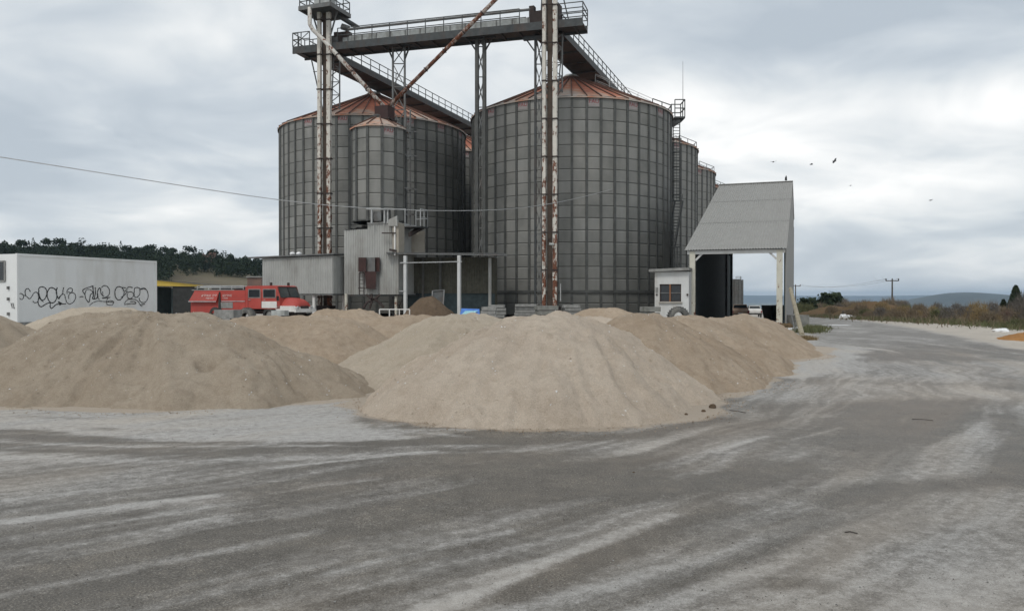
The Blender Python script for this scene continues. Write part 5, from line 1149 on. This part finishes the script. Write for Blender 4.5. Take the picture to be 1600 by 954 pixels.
# ------------------------------------------------------------------ parked cars behind the canopy
def car(label, px, Y, paint, pickup, rz):
    x = XY(px, Y); zg = float(zground(x, Y)); s = thing('parked_car', label, 'car', (x, Y, zg), rz)
    bw = 1.72; hb = .92
    def pr(poly, w0, m_, n_): return MB().extrude([(-w0 / 2, y_, z_) for y_, z_ in poly], (w0, 0, 0)).build(n_, m_, s, local=True)
    b_ = pr([(0, .35), (0, hb - .1), (.08, hb), (4.2, hb - .02), (4.4, .8), (4.4, .35)], bw, paint, 'body')
    o0 = 1.2 if pickup else .45
    cb = MB().hexa([(-.78, o0, hb), (.78, o0, hb), (.78, o0 + 2.1, hb), (-.78, o0 + 2.1, hb)], [(-.62, o0 + .35, 1.47), (.62, o0 + .35, 1.47), (.62, o0 + 1.5, 1.47), (-.62, o0 + 1.5, 1.47)]).build('cabin', paint, s, local=True)
    MB().hexa([(-.70, o0 + .04, hb + .04), (.70, o0 + .04, hb + .04), (.70, o0 + .1, hb + .04), (-.70, o0 + .1, hb + .04)], [(-.58, o0 + .285, 1.42), (.58, o0 + .285, 1.42), (.58, o0 + .35, 1.42), (-.58, o0 + .35, 1.42)]).build('rear_window', 'glass', s, local=True)
    for sx in (-1, 1):
        MB().hexa([(sx * .795, o0 + .2, hb + .05), (sx * .795, o0 + 1.9, hb + .05), (sx * .77, o0 + 1.9, hb + .05), (sx * .77, o0 + .2, hb + .05)], [(sx * .645, o0 + .5, 1.42), (sx * .645, o0 + 1.45, 1.42), (sx * .62, o0 + 1.45, 1.42), (sx * .62, o0 + .5, 1.42)]).build('side_window', 'glass', s, local=True)
        MB().box((sx * .76, -.01, .72), (.16, .03, .26)).build('tail_light', 'letter_red', s, local=True)
    MB().box((0, -.06, .45), (bw, .12, .18)).build('bumper', 'rubber' if not pickup else 'alu', s, local=True); MB().box((0, -.012, .62), (.5, .02, .12)).build('number_plate', 'white_paint', s, local=True)
    for y_ in (.8, 3.5):
        for sx in (-1, 1):
            mb = MB().lathe((0, 0, 0), [(.01, 0), (.3, 0), (.32, .05), (.32, .15), (.01, .2)], 16); mb.v = [(sx * .68 + (z_ if sx > 0 else -z_), y_ + a, .32 + b) for a, b, z_ in mb.v]; mb.build('wheel', 'rubber', s, local=True)
    return s
car('dusty brown car parked beyond the canopy floor', 1157, 79, 'car_brown', False, R(-14)); car('white car parked beyond the brown one', 1180, 99, 'white_paint', False, R(-12))
gb_ = thing('grey_annex', 'narrow dark grey clad block beyond the canopy', 'building', (XY(1149, 108), 108, -1.0))
c = P(1149, 436, 108); MB().corr((XY(1138, 108), 108), (XY(1157.5, 107.4), 107.4), -1.2, c.z, .5, .06).build('front_sheet', 'mid_steel', gb_); MB().box((XY(1148, 110), 110.2, c.z / 2 - .5), (1.65, 3, c.z + .9), 0).build('core', 'mid_steel', gb_)
mb = MB(); mb.railing([P(1150, 436, 108), P(1157, 436, 107.6), P(1158, 436, 110)], .35, 1, .03); mb.build('rail', 'pale_rail', gb_)
sk = thing('dark_skip', 'dark grey waste container behind the canopy post', 'container', (XY(1205, 72), 72, -.4))
MB().hexa([V(XY(1200, 72), 71, -.6), V(XY(1224, 72), 71, -.6), V(XY(1224, 72), 73, -.6), V(XY(1200, 72), 73, -.6)], [V(XY(1197, 72), 70.6, .95), V(XY(1227, 72), 70.6, .95), V(XY(1227, 72), 73.4, .95), V(XY(1197, 72), 73.4, .95)]).build('body', 'galv_dark', sk)
MB().box((XY(1212, 72), 70.55, .93), (1.75, .1, .12)).build('rim', 'dark_steel', sk)
# ------------------------------------------------------------------ utility poles and wires
def upole(label, px, ytop, Y, arm, x=None, top=None):
    x = XY(px, Y) if x is None else x; zg = float(zground(x, Y)); zt = top or P(px, ytop, Y).z; s = thing('utility_pole', label, 'utility pole', (x, Y, zg), 0, 'utility poles')
    MB().tube([(x, Y, zg - .3), (x, Y, zt)], [.20, .14], 9).build('pole', 'pole_wood', s)
    MB().beam((x - arm / 2, Y, zt - .35), (x + arm / 2, Y, zt - .35), .16, .18).build('crossarm', 'pole_wood', s)
    for k in (-.48, 0, .48): MB().lathe((x + arm * k, Y, zt - .26), [(.01, 0), (.14, .05), (.16, .2), (.10, .4), (.01, .44)], 8).build('insulator', 'dark_steel', s)
    return V(x, Y, zt)
t1 = upole('utility pole standing alone above the earth mound', 1394, 436, 170, 2.8); t2 = upole('utility pole just past the canopy wall', 1243, 445, 235, 2.9)
upole('utility pole holding the cable end to the side of the yard', 0, 0, 24.0, 1.8, x=-36, top=9.4)
for a, b, lb in ((t1, t2, 'thin power line between the two far utility poles'), (t1, V(120, 260, 9.0), 'thin power line leading away over the scrub')):
    for k in (-1.3, 1.3):
        pts = []
        for i in range(13):
            t_ = i / 12; p = a.lerp(b, t_) + V(k, 0, .1 - 4 * 1.2 * t_ * (1 - t_)); pts.append(p)
        tag(MB().tube(pts, .022, 4).build('power_line', 'wire'), lb, 'power line', 'power lines')
# ------------------------------------------------------------------ vegetation
def crown_mesh(name, mat, n, hgt, wid, kind, seed):
    r_ = random.Random(seed); mb = MB()
    clumps = [(r_.uniform(-.36, .36) * wid, r_.uniform(-.36, .36) * wid, r_.uniform(.25, .9) * hgt, r_.uniform(.22, .36) * wid) for _ in range(9)]
    for k in range(n):
        if kind == 'pine':
            cx_, cy_, cz_, cr = clumps[r_.randrange(9)]; v = Vector((r_.gauss(0, 1), r_.gauss(0, 1), r_.gauss(0, .75))).normalized() * cr * r_.uniform(.5, 1.0); p = V(cx_, cy_, cz_) + v; s_ = r_.uniform(.25, .55)
        elif kind == 'cone':
            t_ = r_.random() ** 1.3; rad = wid / 2 * (1 - t_) ** .8 * r_.uniform(.6, 1.05) + .05; a = r_.uniform(0, 6.283); p = V(rad * math.cos(a), rad * math.sin(a), .1 + t_ * hgt); s_ = r_.uniform(.12, .28)
        else:
            a = r_.uniform(0, 6.283); t_ = r_.random(); rad = wid / 2 * math.sqrt(r_.random()) * (1 - .45 * t_); p = V(rad * math.cos(a), rad * math.sin(a), t_ * hgt * (1 - .35 * (rad / (wid / 2)) ** 2)); s_ = r_.uniform(.05, .12)
        d1 = Vector((r_.gauss(0, 1), r_.gauss(0, 1), r_.gauss(0, 1))).normalized(); d2 = d1.cross(Vector((r_.gauss(0, 1), r_.gauss(0, 1), r_.gauss(0, 1)))).normalized()
        if kind == 'twig':
            d1 = (d1 * .6 + V(p.x * .5, p.y * .5, 1.4)).normalized(); d2 = d1.cross(V(r_.gauss(0, 1), r_.gauss(0, 1), 0)).normalized(); L_ = r_.uniform(.2, .55) * min(1.4, hgt)
            if k % 3: mb.add([p - d2 * .014, p + d2 * .014, p + d1 * L_], [(0, 1, 2)])
            else: mb.add([p - d1 * s_, p + d2 * s_ * .7, p + d1 * s_, p - d2 * s_ * .7], [(0, 1, 2, 3)])
        else: mb.add([p - d1 * s_, p + d2 * s_ * .8, p + d1 * s_, p - d2 * s_ * .8], [(0, 1, 2, 3)])
    return mb
# pines on the left hill
protos = []
for k in range(6):
    h_ = (6.5, 8.0, 7.0, 9.0, 7.5, 8.5)[k]; wd = (5.2, 4.6, 6.0, 4.4, 5.5, 5.0)[k]
    protos.append((crown_mesh('crown', 'pine', 420, h_, wd, 'pine' if k != 3 else 'cone', 100 + k), h_))
conn = crown_mesh('crown', 'pine', 420, 9.0, 4.0, 'pine', 131)
wood = MB(); rr_ = random.Random(5); spots = []
for k in range(3200):
    px = rr_.uniform(-260, 430); Y = rr_.uniform(175, 440); x = XY(px, Y)
    yb_ = 464 - (float(zhill(x, Y)) - CAMZ) * F / Y
    if px > 265 and yb_ > 431 + (px - 265) * .03: continue
    if px < 265 and yb_ > 452: continue
    spots.append((px, x, Y))
# crest trees: those whose tops stand out against the sky, one per stretch of skyline
best = {}
for (px, x, Y) in spots:
    y_ = 464 - (float(zhill(x, Y)) + 7 - CAMZ) * F / Y; kx = int((px + 10) // 9)
    if -10 <= px <= 412 and (kx not in best or y_ < best[kx][0]): best[kx] = (y_, px, x, Y)
crest = {(v[2], v[3]) for v in best.values()}
cm = [(m_.mesh('crown', 'pine'), h_) for m_, h_ in protos]; trunk_me = MB().tube([(0, 0, -1), (0, 0, 5)], [.22, .1], 6).mesh('trunk', 'bark')
for (_, px, x, Y) in best.values():
    me, h_ = cm[rr_.choice((0, 0, 1, 2, 2, 4, 4, 5, 3))]; s_ = rr_.uniform(.75, 1.0)
    s = thing('pine_tree', 'dark pine whose crown stands out on the wooded hill skyline', 'tree', (x, Y, float(zhill(x, Y))), rr_.uniform(0, 6), 'pines along the hill skyline')
    inst('crown', me, s, (0, 0, 0), 0, (s_, s_, s_)); inst('trunk', trunk_me, s)
cnt = 0
for (px, x, Y) in spots:
    if (x, Y) in crest or cnt > 1800: continue
    m_, h_ = protos[rr_.randrange(6)]; a = rr_.uniform(0, 6.28); s_ = rr_.uniform(.5, .8); ca, sa = math.cos(a) * s_, math.sin(a) * s_; zg = float(zhill(x, Y)) - .3; cnt += 1
    idx = rr_.sample(range(len(m_.f)), 170); vs = []; 
    for i in idx: vs += [(x + m_.v[j][0] * ca - m_.v[j][1] * sa, Y + m_.v[j][0] * sa + m_.v[j][1] * ca, zg + m_.v[j][2] * s_) for j in m_.f[i]]
    wood.add(vs, [(4 * i, 4 * i + 1, 4 * i + 2, 4 * i + 3) for i in range(len(idx))])
wo = wood.build('pine_wood', 'pine', None, kind='stuff'); wo['label'] = 'dense dark pine wood covering the hillside'; wo['category'] = 'wood'
bare = crown_mesh('crown', 'bare_red', 500, 8, 4.5, 'pine', 77).mesh('crown', 'bare_red')
for px, Y in ((75, 262), (325, 318)):
    x = XY(px, Y); s = thing('bare_tree', 'reddish leafless tree among the dark pines', 'tree', (x, Y, float(zhill(x, Y))), 0, 'bare trees on the hill'); inst('crown', bare, s); inst('trunk', trunk_me, s)
# farm shed on the slope
fs_ = thing('hillside_shed', 'small pale-roofed shed on the brown slope behind the fire truck', 'shed', P(398, 447, 150)); zb_ = P(398, 452, 150).z
MB().box((XY(400, 150), 150, (P(400, 434, 150).z + zb_) / 2), (2.6, 2, P(400, 434, 150).z - zb_)).build('wall', 'bare_red', fs_); MB().box(P(400, 432.5, 150), (3.0, 2.6, .2)).build('roof', 'slab_grey', fs_)
# scrub along the far verge on the right
kinds = [('scrub_brown', 1.6, 2.6), ('scrub_ochre', 1.9, 2.4), ('scrub_grey', 2.0, 2.2), ('scrub_green', 1.1, 2.2), ('scrub_brown', 1.2, 3.0), ('bare_red', 1.3, 2.2)]
bm_ = []
for k, (m_, h_, wd) in enumerate(kinds):
    for v in range(2): bm_.append((k, crown_mesh('scrub', m_, 1100, h_, wd, 'twig', 300 + k * 5 + v).mesh('scrub_bush', m_)))
names_ = ['brown leafless scrub bush in the roadside thicket', 'ochre dry-leaved scrub bush in the roadside thicket', 'grey twiggy scrub bush in the roadside thicket', 'low green scrub bush in the roadside thicket', 'brown leafless scrub bush in the roadside thicket', 'reddish twiggy scrub bush in the roadside thicket']
rb = random.Random(11)
def verge(t_): a, b = V(26.5, 40.0, 0), V(44, 118, 0); return a.lerp(b, t_)
for i in range(150):
    t_ = rb.random() ** .9; p = verge(t_); off = rb.uniform(.6, 16) if i % 3 else rb.uniform(.4, 4); p = p + V(off, off * .25, 0)
    if p.x / p.y > .80: continue
    k, me = bm_[rb.choice([0, 1, 2, 3, 4, 5, 6, 7, 8, 9, 10, 11, 0, 4, 8, 9])]; s_ = rb.uniform(.5, 1.0) * (1.0 if off > 2 else .75)
    o_ = bpy.data.objects.new('scrub_bush', me); COL.objects.link(o_); o_.location = (p.x, p.y, float(zground(p.x, p.y)) - .05); o_.rotation_euler = (0, 0, rb.uniform(0, 6.28)); o_.scale = (s_, s_, s_ * rb.uniform(.75, 1.05))
    tag(o_, names_[k], 'bush', ['brown', 'ochre', 'grey', 'green', 'brown', 'reddish'][k] + ' scrub bushes of the roadside thicket')
for i in range(46):
    px = rb.uniform(1240, 1420); Y = rb.uniform(128, 190); x = XY(px, Y); k, me = bm_[rb.choice([0, 4, 6, 7, 7, 8, 9])]; s_ = rb.uniform(.9, 1.6)
    o_ = bpy.data.objects.new('scrub_bush', me); COL.objects.link(o_); o_.location = (x, Y, float(zground(x, Y)) - .05); o_.rotation_euler = (0, 0, rb.uniform(0, 6.28)); o_.scale = (s_, s_, s_)
    tag(o_, 'dark bush in the hedge line beyond the road bend', 'bush', 'bushes beyond the road bend')
cy1 = crown_mesh('crown', 'cypress', 1500, 3.9, 2.3, 'cone', 501).mesh('crown', 'cypress'); cy2 = crown_mesh('crown', 'cypress', 1300, 2.9, 2.2, 'cone', 502).mesh('crown', 'cypress')
for px, Y, me, sc, lb in ((1587, 100, cy1, 1.0, 'pointed dark green conifer at the end of the scrub'), (1606, 98, cy2, 1.0, 'shorter dark green conifer beside the pointed one'), (1568, 102, cy2, .75, 'small dark green conifer on the scrub side of the pointed one')):
    x = XY(px, Y); s = thing('conifer', lb, 'tree', (x, Y, float(zground(x, Y)))); inst('crown', me, s, (0, 0, 0), 0, (sc, sc, sc)); inst('trunk', trunk_me, s, (0, 0, -.2), 0, (.4, .4, .35 * sc))
tree_me = crown_mesh('crown', 'cypress', 900, 3.4, 4.6, 'pine', 505).mesh('crown', 'cypress')
for px, Y, sc, lb in ((1298, 150, 1.0, 'round dark shrub tree near the far utility pole'), (1262, 140, .75, 'round dark shrub tree right behind the leaning pole')):
    x = XY(px, Y); s = thing('shrub_tree', lb, 'tree', (x, Y, float(zground(x, Y)) - .3)); inst('crown', tree_me, s, (0, 0, 0), 0, (sc, sc, sc)); inst('trunk', trunk_me, s, (0, 0, -.2), 0, (.5, .5, .4))
def grass(name, label, pts, n, wd, hmin, hmax, mat):
    mb = MB(); rg = random.Random(len(pts) * 7 + n)
    for k in range(n):
        i = rg.randrange(len(pts) - 1); p = pts[i].lerp(pts[i + 1], rg.random()) + V(rg.gauss(0, wd), rg.gauss(0, wd), 0); z = float(zground(p.x, p.y)); h_ = rg.uniform(hmin, hmax); a = rg.uniform(0, 6.28); w_ = .012 + .02 * rg.random() * (p.y / 40)
        d_ = V(math.cos(a), math.sin(a), 0); mb.add([V(p.x, p.y, z) - d_ * w_, V(p.x, p.y, z) + d_ * w_, V(p.x, p.y, z + h_) + V(rg.gauss(0, .4), rg.gauss(0, .4), 0) * h_], [(0, 1, 2)])
    o_ = mb.build(name, mat, None, kind='stuff'); o_['label'] = label; o_['category'] = 'grass'; return o_
grass('verge_grass', 'dry rough grass along the far road verge', [verge(i / 10) + V(.3, 0, 0) for i in range(11)], 9000, .9, .12, .45, 'scrub_green')
grass('verge_grass', 'brown dead weeds under the roadside scrub', [verge(i / 10) + V(3.0, 0, 0) for i in range(11)], 9000, 2.2, .2, .7, 'scrub_brown')
x1, y1 = G(1262, 520); x2, y2 = G(1276, 512)
grass('grass_tuft', 'green grass tuft beside the concrete block', [V(x1, y1, 0), V(x2, y2, 0)], 1600, .35, .08, .28, 'scrub_green')
x1, y1 = G(1252, 531); grass('grass_tuft', 'dry brown grass tuft below the leaning pole', [V(x1, y1, 0), V(x1 + .3, y1 + .2, 0)], 900, .16, .06, .22, 'scrub_ochre')
# ------------------------------------------------------------------ birds
def bird(label, px, py, Y, bank, rz, span=.9, perched=False):
    p = P(px, py, Y); s = thing('bird', label, 'bird', p, rz, None if perched else 'birds circling in the sky')
    mb = MB().tube([(0, -.22, 0), (0, -.1, .01), (0, .08, .02), (0, .2, .03), (0, .26, .02)], [.01, .06, .075, .045, .01], 7); 
    if perched: mb.v = [(x, z_ * .5 - .02, y + .22) for x, y, z_ in mb.v]
    mb.build('body', 'bird_black', s, local=True, smooth=True)
    for sx in (-1, 1):
        m2 = MB()
        if perched: m2.hexa([(sx * .05, -.04, .05), (sx * .08, -.04, .05), (sx * .08, .08, .05), (sx * .05, .08, .05)], [(sx * .03, -.04, .36), (sx * .06, -.04, .36), (sx * .06, .05, .36), (sx * .03, .05, .36)])
        else:
            cb_, sb_ = math.cos(bank), math.sin(bank); dz = lambda d_: .10 * d_ + sx * sb_ * d_
            pts = [(sx * .04, .09, .02), (sx * span * .28 * cb_, .13, .02 + dz(span * .28)), (sx * span * .5 * cb_, -.02, .02 + dz(span * .5)), (sx * span * .26 * cb_, -.10, dz(span * .26)), (sx * .04, -.08, .0)]
            m2.extrude(pts, (0, 0, .015))
        m2.build('wing', 'bird_black', s, local=True)
bird('dark bird gliding level nearest the canopy roof', 1208.5, 253, 100, .1, 0.2); bird('small dark bird banking between two others', 1268, 257, 105, .5, 1.0, .7); bird('dark bird tilted steeply in flight', 1304, 252, 80, .85, .6, .85)
bird('faint small bird flying below the others', 1329, 290, 160, .15, .2); bird('bird gliding far out over the scrub', 1454, 313, 115, .25, .3)
r_p = C(CW - .35, RS, 11.48); bird('black bird perched on the canopy ridge', 1228, 286, r_p.y, 0, .5, perched=True); bpy.data.objects[[o.name for o in COL.objects if o.get('label') == 'black bird perched on the canopy ridge'][0]].location = r_p
# ------------------------------------------------------------------ air
hb_ = MB().box((0, 5500, 80), (19000, 14000, 620)); hb_ = MB().hexa([(-9500, -60, -75), (9800, -60, -75), (9800, 14500, -75), (-9500, 14500, -75)], [(-9500, -60, 90), (9800, -60, 90), (9800, 14500, 90), (-9500, 14500, 90)])
hm = bpy.data.materials.new('haze'); hm.use_nodes = True; hm.node_tree.nodes.clear()
ho = hm.node_tree.nodes.new('ShaderNodeOutputMaterial'); hv = hm.node_tree.nodes.new('ShaderNodeVolumePrincipled'); hv.inputs['Color'].default_value = (.60, .79, 1.0, 1); hv.inputs['Density'].default_value = 1.0e-4; hv.inputs['Anisotropy'].default_value = .2
hm.node_tree.links.new(hv.outputs[0], ho.inputs['Volume'])
hz_ = hb_.build('haze', hm, None, kind='stuff')
